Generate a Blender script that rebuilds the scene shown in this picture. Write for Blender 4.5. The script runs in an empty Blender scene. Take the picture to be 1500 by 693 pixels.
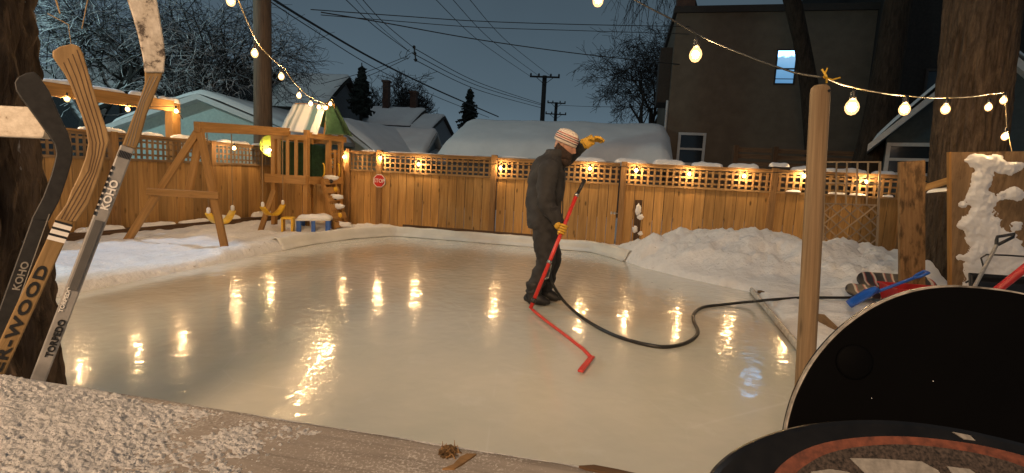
import bpy, math, random
from math import sin, cos, pi, radians, exp, sqrt, hypot
from mathutils import Vector as V, Matrix, noise
random.seed(11)
S = bpy.context.scene
C = S.collection

# ------------------------------------------------------------------ camera
F = 750.0
H = 1.3
PIT, ROL = radians(6.87), radians(2.95)
_fw = V((0, cos(PIT), -sin(PIT))); _rt = V((1, 0, 0)); _up = _rt.cross(_fw)
RR = _rt * cos(ROL) + _up * sin(ROL)
UU = _up * cos(ROL) - _rt * sin(ROL)
CAM = V((0, 0, H))

def ray(px, py):
    return _fw + RR * ((px - 750) / F) - UU * ((py - 346.5) / F)
def at(px, py, Y):
    d = ray(px, py)
    return CAM + d * (Y / d.y)
def ground(px, py, z=0.0):
    d = ray(px, py)
    return CAM + d * ((z - H) / d.z)
def onplane(px, py, P, n):
    d = ray(px, py)
    return CAM + d * ((V(P) - CAM).dot(n) / d.dot(n))

# yard axes: u runs right along the back fence, v away from the camera
SL = -0.219
U3 = V((1, SL, 0)).normalized()
VV = V((-SL, 1, 0)).normalized()
LD = V((0.27, 1, 0)).normalized()          # direction of the left fence
ZU = V((0, 0, 1))
def fenceY(x): return 10.5 + SL * x
BF_P = V((0, 10.5, 0)); BF_N = VV.copy()
CORNER = V((-5.35, fenceY(-5.35), 0))
LF_N = V((1, -0.27, 0)).normalized()

# ------------------------------------------------------------------ object helpers
def tag(o, label=None, cat=None, group=None, kind=None):
    if label: o['label'] = label
    if cat: o['category'] = cat
    if group: o['group'] = group
    if kind: o['kind'] = kind
    return o

def thing(name, label, cat, loc, group=None):
    o = bpy.data.objects.new(name, None)
    o.empty_display_size = 0.1
    C.objects.link(o)
    o.location = V(loc)
    return tag(o, label, cat, group)

def origin(o):
    while o.parent: o = o.parent
    return V(o.location)

class MB:
    def __init__(s):
        s.v = []; s.f = []; s.g = []; s.mi = []
    def add(s, vs, fs, gs=None, mi=0):
        b = len(s.v)
        s.v += [V(p) for p in vs]
        s.f += [tuple(i + b for i in f) for f in fs]
        s.mi += [mi] * len(fs)
        s.g += gs if gs else [V(p) for p in vs]
        return s
    def box(s, c, sx, sy, sz, ax=None, mi=0):
        """box centred at c, sizes along axes ax (x,y,z vectors)"""
        X, Y, Z = ax if ax else (V((1, 0, 0)), V((0, 1, 0)), V((0, 0, 1)))
        c = V(c); off = V((random.uniform(0, 50), random.uniform(0, 50), random.uniform(0, 50)))
        L = max(sx, sy, sz); vs = []; gs = []
        for k in (-.5, .5):
            for j in (-.5, .5):
                for i in (-.5, .5):
                    a, b, d = i * sx, j * sy, k * sz
                    vs.append(c + X * a + Y * b + Z * d)
                    if L == sz: g = V((a, b, d))
                    elif L == sx: g = V((b, d, a))
                    else: g = V((a, d, b))
                    gs.append(g + off)
        fs = [(0, 2, 3, 1), (4, 5, 7, 6), (0, 1, 5, 4), (2, 6, 7, 3), (0, 4, 6, 2), (1, 3, 7, 5)]
        return s.add(vs, fs, gs, mi)
    def beam(s, p0, p1, w, h, side=None, mi=0):
        """timber from p0 to p1; w measured along side, h along the third axis"""
        p0, p1 = V(p0), V(p1)
        Z = (p1 - p0); L = Z.length; Z.normalize()
        sd = V(side) if side else (V((0, 0, 1)).cross(Z) if abs(Z.z) < .95 else V((1, 0, 0)))
        X = (sd - Z * sd.dot(Z)).normalized(); Y = Z.cross(X)
        return s.box((p0 + p1) / 2, w, h, L, (X, Y, Z), mi)
    def tube(s, pts, rad, n=6, cap=True, mi=0):
        pts = [V(p) for p in pts]
        if not isinstance(rad, (list, tuple)): rad = [rad] * len(pts)
        vs = []; gs = []; fs = []
        t = (pts[1] - pts[0]).normalized()
        a = t.orthogonal().normalized()
        L = 0; off = random.uniform(0, 50)
        for i, p in enumerate(pts):
            if i: L += (p - pts[i - 1]).length
            tt = (pts[min(i + 1, len(pts) - 1)] - pts[max(i - 1, 0)])
            if tt.length > 1e-9: t = tt.normalized()
            a = (a - t * a.dot(t))
            a = a.normalized() if a.length > 1e-6 else t.orthogonal().normalized()
            b = t.cross(a)
            for k in range(n):
                q = 2 * pi * k / n
                vs.append(p + (a * cos(q) + b * sin(q)) * rad[i])
                gs.append(V((cos(q) * rad[i], sin(q) * rad[i], L + off)))
        for i in range(len(pts) - 1):
            for k in range(n):
                k2 = (k + 1) % n
                fs.append((i * n + k, i * n + k2, (i + 1) * n + k2, (i + 1) * n + k))
        if cap:
            fs.append(tuple(reversed(range(n)))); m = (len(pts) - 1) * n
            fs.append(tuple(range(m, m + n)))
        return s.add(vs, fs, gs, mi)
    def prism(s, poly, ext, mi=0, gz=None):
        """closed polygon extruded by vector ext"""
        n = len(poly); poly = [V(p) for p in poly]; ext = V(ext)
        vs = poly + [p + ext for p in poly]
        fs = [tuple(range(n)), tuple(reversed(range(n, 2 * n)))]
        fs += [(i, i + n, (i + 1) % n + n, (i + 1) % n) for i in range(n)]
        gs = None
        if gz:
            Z = V(gz).normalized(); X = Z.cross(ext).normalized(); Y = Z.cross(X)
            gs = [V((p.dot(X), p.dot(Y), p.dot(Z))) for p in vs]
        return s.add(vs, fs, gs, mi)
    def lathe(s, c, prof, n=20, ax=None, mi=0):
        """prof = [(r, z)] about axis Z of ax at c"""
        X, Y, Z = ax if ax else (V((1, 0, 0)), V((0, 1, 0)), V((0, 0, 1)))
        c = V(c); vs = []; fs = []
        for r, z in prof:
            for k in range(n):
                q = 2 * pi * k / n
                vs.append(c + X * (r * cos(q)) + Y * (r * sin(q)) + Z * z)
        for i in range(len(prof) - 1):
            for k in range(n):
                k2 = (k + 1) % n
                fs.append((i * n + k, i * n + k2, (i + 1) * n + k2, (i + 1) * n + k))
        if prof[0][0] > 1e-6: fs.append(tuple(reversed(range(n))))
        if prof[-1][0] > 1e-6:
            m = (len(prof) - 1) * n; fs.append(tuple(range(m, m + n)))
        return s.add(vs, fs, None, mi)
    def grid(s, fn, nu, nv, mi=0, wrap=False):
        vs = [fn(i / nu, j / nv) for j in range(nv + 1) for i in range(nu + 1)]
        w = nu + 1
        fs = [(j * w + i, j * w + i + 1, (j + 1) * w + i + 1, (j + 1) * w + i) for j in range(nv) for i in range(nu)]
        return s.add(vs, fs, None, mi)
    def blob(s, c, rx, ry, rz, ax=None, amp=.15, fr=3., nu=18, nv=10, flat=False, mi=0):
        X, Y, Z = ax if ax else (V((1, 0, 0)), V((0, 1, 0)), V((0, 0, 1)))
        c = V(c); sd = V((random.uniform(0, 99), random.uniform(0, 99), random.uniform(0, 99)))
        vs = []; fs = []
        for j in range(nv + 1):
            ph = -pi / 2 + pi * j / nv
            for i in range(nu):
                q = 2 * pi * i / nu
                d = V((cos(ph) * cos(q), cos(ph) * sin(q), sin(ph)))
                k = 1 + amp * noise.noise(d * fr * .6 + sd) + amp * .5 * noise.noise(d * fr * 1.7 + sd)
                e = V((d.x * rx * k, d.y * ry * k, d.z * rz * k))
                if flat and e.z < 0: e.z *= .12
                vs.append(c + X * e.x + Y * e.y + Z * e.z)
        for j in range(nv):
            for i in range(nu):
                i2 = (i + 1) % nu
                fs.append((j * nu + i, j * nu + i2, (j + 1) * nu + i2, (j + 1) * nu + i))
        return s.add(vs, fs, None, mi)
    def build(s, name, mat, parent=None, loc=None, smooth=False, bevel=0):
        o0 = origin(parent) if parent else (V(loc) if loc is not None else V((0, 0, 0)))
        me = bpy.data.meshes.new(name)
        me.from_pydata([p - o0 for p in s.v], [], s.f)
        mats = mat if isinstance(mat, (list, tuple)) else [mat]
        for m in mats: me.materials.append(m)
        if len(mats) > 1: me.polygons.foreach_set('material_index', s.mi)
        at_ = me.attributes.new('g', 'FLOAT_VECTOR', 'POINT')
        at_.data.foreach_set('vector', [c for g in s.g for c in g])
        if smooth: me.polygons.foreach_set('use_smooth', [True] * len(me.polygons))
        me.update()
        o = bpy.data.objects.new(name, me)
        C.objects.link(o)
        if parent: o.parent = parent
        else: o.location = o0
        if bevel:
            m = o.modifiers.new('bevel', 'BEVEL'); m.width = bevel; m.segments = 2; m.limit_method = 'ANGLE'
        return o

def text_part(name, txt, size, origin_pt, ux, uy, mat, parent, ext=.001, weight=0.0, sx=1.0, align='CENTER', gap=1.0):
    cu = bpy.data.curves.new('lettering', 'FONT')
    cu.body = txt; cu.size = size; cu.space_character = gap; cu.extrude = ext; cu.offset = weight
    cu.align_x = align; cu.align_y = 'CENTER'; cu.resolution_u = 3
    to = bpy.data.objects.new('lettering', cu); C.objects.link(to)
    dg = bpy.context.evaluated_depsgraph_get()
    me = bpy.data.meshes.new_from_object(to.evaluated_get(dg))
    bpy.data.objects.remove(to); bpy.data.curves.remove(cu)
    ux = V(ux).normalized(); uy = V(uy); uy = (uy - ux * uy.dot(ux)).normalized(); uz = ux.cross(uy)
    o0 = origin(parent)
    for vtx in me.vertices:
        p = vtx.co
        vtx.co = V(origin_pt) + ux * (p.x * sx) + uy * p.y + uz * p.z - o0
    me.materials.clear(); me.materials.append(mat); me.name = name
    o = bpy.data.objects.new(name, me); C.objects.link(o); o.parent = parent
    return o

def skin_mb(pts, edges, sub=2):
    """grow a smooth surface round a skeleton; returns (verts, faces)"""
    me = bpy.data.meshes.new('skeleton')
    me.from_pydata([V(p[0]) for p in pts], edges, [])
    ob = bpy.data.objects.new('skeleton', me); C.objects.link(ob)
    md = ob.modifiers.new('skin', 'SKIN'); md.use_smooth_shade = True
    if not me.skin_vertices:
        me.skin_vertices.new()
    for i, p in enumerate(pts):
        r = p[1]
        me.skin_vertices[0].data[i].radius = r if isinstance(r, tuple) else (r, r)
        me.skin_vertices[0].data[i].use_root = (i == 0)
    ss = ob.modifiers.new('sub', 'SUBSURF'); ss.levels = sub; ss.render_levels = sub
    dg = bpy.context.evaluated_depsgraph_get(); dg.update()
    m2 = bpy.data.meshes.new_from_object(ob.evaluated_get(dg))
    vs = [V(v.co) for v in m2.vertices]; fs = [tuple(p.vertices) for p in m2.polygons]
    bpy.data.objects.remove(ob); bpy.data.meshes.remove(me); bpy.data.meshes.remove(m2)
    return vs, fs

# ------------------------------------------------------------------ materials
class N:
    def __init__(s, name):
        s.m = bpy.data.materials.new(name); s.m.use_nodes = True
        s.t = s.m.node_tree; s.t.nodes.clear()
        s.out = s.n('ShaderNodeOutputMaterial')
    def n(s, typ, **kw):
        nd = s.t.nodes.new(typ)
        for k, v in kw.items():
            if k.startswith('i_'):
                nd.inputs[k[2:].replace('_', ' ')].default_value = v
            else: setattr(nd, k, v)
        return nd
    def l(s, a, b): s.t.links.new(a, b)
    def bsdf(s, **kw):
        b = s.n('ShaderNodeBsdfPrincipled')
        for k, v in kw.items(): b.inputs[k].default_value = v
        s.l(b.outputs[0], s.out.inputs[0]); return b
    def ramp(s, fac, stops):
        r = s.n('ShaderNodeValToRGB')
        el = r.color_ramp.elements
        while len(el) < len(stops): el.new(.5)
        for e, (p, c) in zip(el, stops):
            e.position = p; e.color = (*c, 1) if len(c) == 3 else c
        s.l(fac, r.inputs[0]); return r
    def math(s, op, a, b=None):
        m = s.n('ShaderNodeMath', operation=op)
        for i, x in enumerate((a, b)):
            if x is None: continue
            if isinstance(x, (int, float)): m.inputs[i].default_value = x
            else: s.l(x, m.inputs[i])
        return m.outputs[0]
    def mix(s, fac, a, b, typ='MIX'):
        m = s.n('ShaderNodeMix', data_type='RGBA', blend_type=typ)
        for sock, x in ((m.inputs[0], fac), (m.inputs[6], a), (m.inputs[7], b)):
            if isinstance(x, (int, float)): sock.default_value = x
            elif isinstance(x, tuple): sock.default_value = (*x, 1)
            else: s.l(x, sock)
        return m.outputs[2]
    def coords(s, kind='g', scale=(1, 1, 1)):
        if kind == 'g': c = s.n('ShaderNodeAttribute', attribute_name='g').outputs['Vector']
        elif kind == 'obj': c = s.n('ShaderNodeTexCoord').outputs['Object']
        else: c = s.n('ShaderNodeNewGeometry').outputs['Position']
        mp = s.n('ShaderNodeMapping'); mp.inputs['Scale'].default_value = scale
        s.l(c, mp.inputs[0]); return mp.outputs[0]
    def noise(s, co, sc, det=4, rough=.55, dist=0):
        n = s.n('ShaderNodeTexNoise'); n.inputs['Scale'].default_value = sc
        n.inputs['Detail'].default_value = det; n.inputs['Roughness'].default_value = rough
        n.inputs['Distortion'].default_value = dist
        s.l(co, n.inputs['Vector']); return n.outputs[0]
    def bump(s, h, b, st=.5, d=.01, prev=None):
        n = s.n('ShaderNodeBump'); n.inputs['Strength'].default_value = st; n.inputs['Distance'].default_value = d
        s.l(h, n.inputs['Height'])
        if prev is not None: s.l(prev, n.inputs['Normal'])
        if b is not None: s.l(n.outputs[0], b.inputs['Normal'])
        return n.outputs[0]

def plain(name, col, rough=.6, var=.12, metal=0, sc=14, bump=.0, spec=.5):
    k = N(name); b = k.bsdf(Roughness=rough, Metallic=metal)
    b.inputs['Specular IOR Level'].default_value = spec
    co = k.coords('obj'); n = k.noise(co, sc, 5)
    d = tuple(max(0, c * (1 - var * 2.2)) for c in col); e = tuple(min(1, c * (1 + var)) for c in col)
    r = k.ramp(n, [(.3, d), (.7, e)])
    k.l(r.outputs[0], b.inputs['Base Color'])
    if bump: k.bump(n, b, bump, .01)
    return k.m

def wood(name, dark, light, knots=.5, grey=0.0, wear=0.0, rough=.75, gs=1.0):
    k = N(name); b = k.bsdf(Roughness=rough); b.inputs['Specular IOR Level'].default_value = .25
    co = k.coords('g', (22 * gs, 22 * gs, 1.3 * gs)); n1 = k.noise(co, 1.6, 6, .6, .6)
    co2 = k.coords('g', (3, 3, .7)); n2 = k.noise(co2, 1.1, 3)
    r = k.ramp(n1, [(.28, dark), (.72, light)])
    isl = k.n('ShaderNodeNewGeometry').outputs['Random Per Island']
    tone = k.math('ADD', k.math('MULTIPLY', isl, .5), k.math('MULTIPLY', n2, .5))
    tr = k.ramp(tone, [(.1, (.48, .48, .48)), (.5, (.95, .93, .9)), (.9, (1.3, 1.22, 1.08))])
    col = k.mix(1.0, r.outputs[0], tr.outputs[0], 'MULTIPLY')
    if knots:
        ck = k.coords('g', (7, 7, 2.6)); vo = k.n('ShaderNodeTexVoronoi'); vo.inputs['Scale'].default_value = 1.0
        vo.inputs['Randomness'].default_value = 1.0
        k.l(ck, vo.inputs['Vector'])
        kr = k.ramp(vo.outputs['Distance'], [(.07, (knots,) * 3), (.16, (0, 0, 0))])
        col = k.mix(kr.outputs[0], col, tuple(c * .25 for c in dark))
    if wear:
        nw = k.noise(k.coords('g', (5, 5, 2)), 2.2, 6, .65)
        wr = k.ramp(nw, [(.48, (0, 0, 0)), (.62, (wear,) * 3)])
        col = k.mix(wr.outputs[0], col, tuple(c * .3 for c in dark))
    k.l(col, b.inputs['Base Color'])
    k.bump(n1, b, .35, .004)
    return k.m

def snow_mat(name, col=(.80, .80, .80), sc=1.0, bs=.6, dirt=.0):
    k = N(name); b = k.bsdf(Roughness=.65); b.inputs['Specular IOR Level'].default_value = .25
    co = k.coords('pos'); n1 = k.noise(co, 9 * sc, 6, .65); n2 = k.noise(co, 60 * sc, 4, .6)
    r = k.ramp(n1, [(.25, tuple(c * .86 for c in col)), (.7, col)])
    colo = r.outputs[0]
    if dirt:
        nd = k.noise(co, 26, 3, .5); rd = k.ramp(nd, [(.67, (0, 0, 0)), (.76, (dirt,) * 3)])
        colo = k.mix(rd.outputs[0], colo, (.16, .12, .08))
    k.l(colo, b.inputs['Base Color'])
    p = k.bump(n1, None, bs, .05); k.bump(n2, b, bs * .7, .008, p)
    return k.m

def emit(name, col, st):
    k = N(name); e = k.n('ShaderNodeEmission'); e.inputs[0].default_value = (*col, 1); e.inputs[1].default_value = st
    k.l(e.outputs[0], k.out.inputs[0]); return k.m

def bark_mat(name, dark, light, snow=0.0, sc=1.0):
    k = N(name); b = k.bsdf(Roughness=.9); b.inputs['Specular IOR Level'].default_value = .15
    co = k.coords('pos', (9 * sc, 9 * sc, 1.8 * sc)); n1 = k.noise(co, 1.5, 7, .65, .8)
    co2 = k.coords('pos', (40 * sc, 40 * sc, 14 * sc)); n2 = k.noise(co2, 1, 4, .6)
    r = k.ramp(n1, [(.3, dark), (.68, light)])
    col = k.mix(.35, r.outputs[0], k.ramp(n2, [(.3, (.25,) * 3), (.7, (1,) * 3)]).outputs[0], 'MULTIPLY')
    if snow:
        ns = k.noise(k.coords('pos', (5, 5, 1.6)), 1.9, 5, .6)
        sr = k.ramp(ns, [(.66, (0, 0, 0)), (.69, (snow,) * 3)])
        col = k.mix(sr.outputs[0], col, (.75, .75, .75))
    k.l(col, b.inputs['Base Color'])
    p = k.bump(n1, None, .8, .03); k.bump(n2, b, .6, .006, p)
    return k.m

def frost_mat(name, wood_c, amt):
    """bare twig colour with frost lying on upward faces"""
    k = N(name); b = k.bsdf(Roughness=.85); b.inputs['Specular IOR Level'].default_value = .15
    nz = k.n('ShaderNodeSeparateXYZ'); k.l(k.n('ShaderNodeNewGeometry').outputs['Normal'], nz.inputs[0])
    n = k.noise(k.coords('pos'), 3, 4)
    a = k.math('ADD', nz.outputs[2], k.math('MULTIPLY', k.math('SUBTRACT', n, .5), 1.6))
    r = k.ramp(a, [(.22, (0, 0, 0)), (.60, (amt,) * 3)])
    k.l(k.mix(r.outputs[0], wood_c, (.75, .78, .8)), b.inputs['Base Color'])
    return k.m

M = {}
M['fence'] = wood('cedar_fence', (.29, .165, .058), (.52, .31, .115), .8, gs=.7)
M['fence_post'] = wood('fence_post_wood', (.18, .10, .04), (.33, .195, .085), .4)
M['lattice'] = wood('lattice_wood', (.22, .135, .06), (.38, .25, .12), 0)
M['old_fence'] = wood('weathered_fence', (.24, .135, .05), (.42, .255, .10), .6, gs=.7)
M['old_lattice'] = wood('weathered_lattice', (.14, .09, .05), (.27, .18, .10), 0)
M['play'] = wood('stained_playset_wood', (.25, .13, .040), (.41, .225, .075), .2)
M['dark_wood'] = wood('dark_wood', (.05, .03, .02), (.13, .08, .045), .3)
M['plank'] = wood('old_plank', (.17, .10, .045), (.34, .21, .10), .8, wear=.85)
M['ply'] = wood('plywood', (.17, .11, .06), (.30, .20, .11), .3, wear=.5)
M['grey_wood'] = wood('grey_board', (.22, .195, .17), (.36, .325, .285), .2, wear=.3, gs=1.6)
def frosted_board():
    k = N('frosted_grey_board'); b = k.bsdf(Roughness=.8); b.inputs['Specular IOR Level'].default_value = .2
    n1 = k.noise(k.coords('g', (36, 36, 2.2)), 1.6, 6, .6, .6)
    r = k.ramp(n1, [(.28, (.21, .185, .16)), (.72, (.36, .325, .29))])
    sp = k.noise(k.coords('pos'), 260, 4, .7); big = k.noise(k.coords('pos'), 9, 5, .65)
    a = k.math('ADD', sp, k.math('MULTIPLY', k.math('SUBTRACT', big, .5), .55))
    fr = k.ramp(a, [(.52, (0, 0, 0)), (.66, (.70,) * 3)])
    k.l(k.mix(fr.outputs[0], r.outputs[0], (.66, .64, .61)), b.inputs['Base Color'])
    p = k.bump(n1, None, .4, .003); k.bump(sp, b, .35, .0015, p); M['frosted_board'] = k.m
frosted_board()
M['post'] = wood('peeled_post', (.17, .11, .058), (.34, .235, .132), .85, gs=1.2)
M['trellis'] = wood('trellis_wood', (.30, .22, .14), (.48, .37, .25), 0)
M['util'] = wood('utility_pole_wood', (.09, .06, .04), (.20, .14, .095), .3)
M['util_far'] = plain('far_pole', (.02, .018, .016), .9)
M['paint_plank'] = None
M['snow'] = snow_mat('snow', (.74, .74, .74), 1, .7, dirt=.6)
M['snow2'] = snow_mat('settled_snow', (.76, .76, .76), .7, .35)
M['roof_snow'] = snow_mat('roof_snow', (.72, .71, .69), .15, .3)
M['crust'] = snow_mat('frost_crust', (.86, .86, .86), 6, .8)
M['liner'] = plain('white_rink_liner', (.66, .65, .60), .3, .06, sc=3, bump=.15)
M['bark'] = bark_mat('rough_bark', (.022, .016, .011), (.19, .135, .095), .6)
M['bark2'] = bark_mat('elm_bark', (.028, .020, .014), (.125, .09, .062), 0, 1.2)
M['bark3'] = bark_mat('dark_bark', (.015, .011, .008), (.055, .04, .028), 0, 1.2)
M['frost'] = frost_mat('frosted_twigs', (.024, .023, .022), .95)
M['twig'] = plain('bare_twigs', (.022, .019, .017), .9)
M['twig_tan'] = plain('tan_twig', (.28, .19, .09), .8)
M['conifer'] = plain('conifer_needles', (.012, .018, .014), .9, .4)
M['wire'] = plain('black_cable', (.012, .012, .012), .6)
M['wire_warm'] = plain('light_cable', (.35, .28, .16), .5)
M['metal'] = plain('galvanised_metal', (.45, .45, .44), .35, .1, 1)
M['black_plastic'] = plain('black_plastic', (.012, .012, .013), .45)
M['black_base'] = plain('black_board_base', (.0018, .0018, .002), .7, .1, spec=.04)
M['black_gloss'] = plain('black_rim', (.009, .0085, .008), .25, .2, sc=40)
M['white_edge'] = plain('pale_board_edge', (.36, .34, .31), .5, .35, sc=60)
M['orange'] = plain('orange_band', (.15, .042, .02), .7, .25, sc=160)
M['grip'] = plain('brown_grip', (.055, .040, .032), .9, .5, sc=400, bump=.3)
M['grey_print'] = plain('grey_print', (.24, .225, .20), .7, .15, sc=200)
M['red'] = plain('red_paint', (.55, .03, .022), .35, .08)
M['red_plastic'] = plain('red_plastic', (.42, .02, .02), .4, .1)
M['blue_plastic'] = plain('blue_plastic', (.012, .09, .42), .4, .1)
M['blue2'] = plain('table_blue', (.02, .10, .38), .45)
M['yellow'] = plain('yellow_plastic', (.72, .42, .02), .45, .08)
M['glove'] = plain('yellow_leather', (.58, .33, .03), .7, .15, sc=30)
M['jacket'] = plain('charcoal_jacket', (.026, .026, .028), .85, .25, sc=10, bump=.5)
M['trousers'] = plain('dark_trousers', (.022, .022, .024), .85, .25, sc=14, bump=.4)
M['boot'] = plain('black_boots', (.012, .011, .011), .6)
M['skin'] = plain('skin', (.40, .21, .14), .5, .06)
M['beard'] = plain('dark_beard', (.035, .02, .014), .9, .3, sc=60)
M['white_text'] = plain('white_lettering', (.78, .76, .72), .5, .03)
M['black_text'] = plain('black_lettering', (.012, .012, .012), .5)
M['white_tarp'] = None
M['green_tarp'] = plain('green_tarp', (.03, .075, .035), .5, .2)
M['teal_wall'] = plain('pale_green_siding', (.29, .36, .33), .8, .06)
M['stucco'] = plain('brown_stucco', (.125, .095, .066), .95, .08, sc=3, bump=.3)
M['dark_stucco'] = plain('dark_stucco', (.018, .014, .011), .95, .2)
M['dark_siding'] = plain('dark_siding', (.05, .052, .055), .8, .15)
M['brown_wall'] = plain('brown_brick_wall', (.09, .045, .03), .9, .15, sc=6)
M['grey_wall'] = plain('grey_wall', (.20, .21, .22), .85, .08)
M['teal_siding'] = plain('dark_teal_siding', (.035, .05, .052), .7, .1)
M['soffit'] = plain('pale_trim', (.42, .41, .39), .6, .05)
M['frame_grey'] = plain('window_frame', (.40, .42, .43), .5, .05)
M['dark_trim'] = plain('dark_trim', (.03, .022, .016), .8)
M['glass'] = plain('dark_window_glass', (.02, .025, .03), .08, .05)
M['rubber'] = plain('hose_rubber', (.012, .012, .011), .4)
M['silver'] = plain('silver_shaft', (.31, .30, .285), .45, .10, .2, sc=30)
M['dark_print'] = plain('dark_print', (.10, .098, .095), .5)
M['stick_wood'] = wood('ash_stick', (.22, .14, .06), (.38, .255, .12), .0, gs=2)
M['black_stick'] = plain('black_stick', (.014, .014, .014), .55, .3, sc=50)
M['saucer'] = plain('lime_plastic', (.30, .42, .05), .5)
M['filament'] = emit('lit_filament', (1.0, .62, .28), 1800)
M['lamp_win'] = None

def _glow():
    k = N('glowing_globe'); tr = k.n('ShaderNodeBsdfTransparent'); e = k.n('ShaderNodeEmission')
    e.inputs[0].default_value = (1, .55, .21, 1); e.inputs[1].default_value = 3.2
    mx = k.n('ShaderNodeMixShader'); mx.inputs[0].default_value = .55
    k.l(tr.outputs[0], mx.inputs[1]); k.l(e.outputs[0], mx.inputs[2]); k.l(mx.outputs[0], k.out.inputs[0]); M['bulb'] = k.m
_glow()
def _special():
    # hockey tape, grey-white cloth with dark scuffs
    k = N('worn_white_tape'); b = k.bsdf(Roughness=.85)
    co = k.coords('pos'); n = k.noise(co, 38, 6, .7); n2 = k.noise(k.coords('pos', (1, 1, .5)), 60, 2)
    r = k.ramp(n, [(.38, (.08, .065, .055)), (.47, (.46, .41, .34)), (.7, (.66, .61, .53))])
    k.l(r.outputs[0], b.inputs['Base Color']); k.bump(n2, b, .5, .003); M['tape'] = k.m
    # laminated blade: wood with dark stripes along the blade
    k = N('striped_blade'); b = k.bsdf(Roughness=.55)
    n = k.noise(k.coords('pos', (30, 30, 5)), 2, 5)
    r = k.ramp(n, [(.3, (.19, .115, .045)), (.7, (.34, .22, .095))])
    k.l(r.outputs[0], b.inputs['Base Color']); M['blade_wood'] = k.m
    # peeling white paint
    k = N('peeling_paint'); b = k.bsdf(Roughness=.8)
    n = k.noise(k.coords('pos', (1, 1, 1.6)), 30, 6, .7)
    r = k.ramp(n, [(.30, (.09, .055, .035)), (.38, (.42, .37, .30)), (.7, (.60, .55, .47))])
    k.l(r.outputs[0], b.inputs['Base Color']); k.bump(n, b, .5, .005); M['paint_plank'] = k.m
    # striped tarp: bands run down the slope (g.x)
    k = N('striped_tarp'); b = k.bsdf(Roughness=.45)
    sp = k.n('ShaderNodeSeparateXYZ'); k.l(k.coords('g'), sp.inputs[0])
    nz = k.noise(k.coords('g', (1, .25, 1)), 9, 4)
    a = k.math('ADD', sp.outputs[0], k.math('MULTIPLY', k.math('SUBTRACT', nz, .5), .08))
    r = k.ramp(a, [(.0, (.40, .44, .44)), (.10, (.70, .70, .68)), (.16, (.12, .20, .22)), (.23, (.72, .72, .7)), (.34, (.30, .36, .38)),
                   (.40, (.72, .72, .7)), (.58, (.66, .67, .66)), (.66, (.10, .18, .20)), (.78, (.10, .18, .20)), (.80, (.74, .73, .7))])
    r.color_ramp.interpolation = 'LINEAR'
    k.l(r.outputs[0], b.inputs['Base Color']); M['white_tarp'] = k.m
    # knitted striped hat (bands by height, g.z 0..1)
    k = N('striped_knit'); b = k.bsdf(Roughness=.95)
    sp = k.n('ShaderNodeSeparateXYZ'); k.l(k.coords('g'), sp.inputs[0])
    W = (.66, .58, .50); R_ = (.30, .07, .06); D = (.09, .06, .07)
    r = k.ramp(sp.outputs[2], [(0, W), (.14, W), (.16, D), (.22, D), (.24, W), (.30, R_), (.36, R_), (.38, W), (.44, D), (.49, D), (.51, W), (.57, R_), (.62, R_), (.64, W)])
    r.color_ramp.interpolation = 'CONSTANT'
    k.l(r.outputs[0], b.inputs['Base Color']); M['hat'] = k.m
    # ice
    k = N('rink_ice'); b = k.bsdf(); b.inputs['IOR'].default_value = 1.36
    co = k.coords('pos')
    n1 = k.noise(co, .45, 5, .6, .4); n2 = k.noise(co, 3.0, 5, .6)
    r = k.ramp(n1, [(.3, (.50, .51, .44)), (.5, (.57, .555, .485)), (.7, (.62, .595, .52))])
    col = k.mix(.25, r.outputs[0], k.ramp(n2, [(.3, (.8, .82, .8)), (.7, (1.08, 1.06, 1.03))]).outputs[0], 'MULTIPLY')
    k.l(col, b.inputs['Base Color'])
    rr = k.ramp(k.noise(co, 1.6, 5, .6), [(.3, (.14,) * 3), (.7, (.24,) * 3)]); k.l(rr.outputs[0], b.inputs['Roughness'])
    b.inputs['Coat Weight'].default_value = .8; b.inputs['Coat Roughness'].default_value = .055; b.inputs['Coat IOR'].default_value = 1.33
    vo = k.n('ShaderNodeTexVoronoi', feature='SMOOTH_F1'); vo.inputs['Scale'].default_value = 11; k.l(co, vo.inputs['Vector'])
    f1 = k.noise(co, 7, 2.5, .55, .5)
    sp = k.n('ShaderNodeSeparateXYZ'); k.l(co, sp.inputs[0])
    far_ = k.n('ShaderNodeMapRange', interpolation_type='SMOOTHSTEP'); far_.inputs[1].default_value = 3.0; far_.inputs[2].default_value = 6.0
    far_.inputs[3].default_value = .5; far_.inputs[4].default_value = 1.0
    patch = k.noise(co, .8, 4, .6)
    k.l(k.math('ADD', sp.outputs[1], k.math('MULTIPLY', k.math('SUBTRACT', patch, .5), 5.0)), far_.inputs[0])
    hf = k.math('MULTIPLY', k.math('ADD', f1, k.math('MULTIPLY', vo.outputs['Distance'], .7)), far_.outputs[0])
    fine = None
    p = k.bump(k.noise(co, 1.8, 3, .5), None, .06, .05)
    nb = k.bump(hf, b, 1.0, .0042, p); k.l(nb, b.inputs['Coat Normal'])
    # thin scratches and dusted frost lying on the surface
    wv = k.n('ShaderNodeTexVoronoi', feature='DISTANCE_TO_EDGE'); wv.inputs['Scale'].default_value = .9; k.l(k.coords('pos', (1, 1, 1)), wv.inputs['Vector'])
    cr = k.ramp(wv.outputs['Distance'], [(.0, (.5,) * 3), (.006, (0, 0, 0))])
    dust = k.ramp(k.noise(co, 2.4, 8, .72), [(.56, (0, 0, 0)), (.72, (.45,) * 3)])
    mk = k.math('MULTIPLY', cr.outputs[0], k.ramp(patch, [(.45, (0, 0, 0)), (.6, (.6,) * 3)]).outputs[0])
    col2 = k.mix(mk, k.mix(dust.outputs[0], col, (.66, .66, .62)), (.72, .72, .70))
    k.l(col2, b.inputs['Base Color'])
    M['ice'] = k.m
    # lit window: cold blue light, paler behind the blind at the top
    k = N('lit_window_pane'); e = k.n('ShaderNodeEmission')
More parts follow.
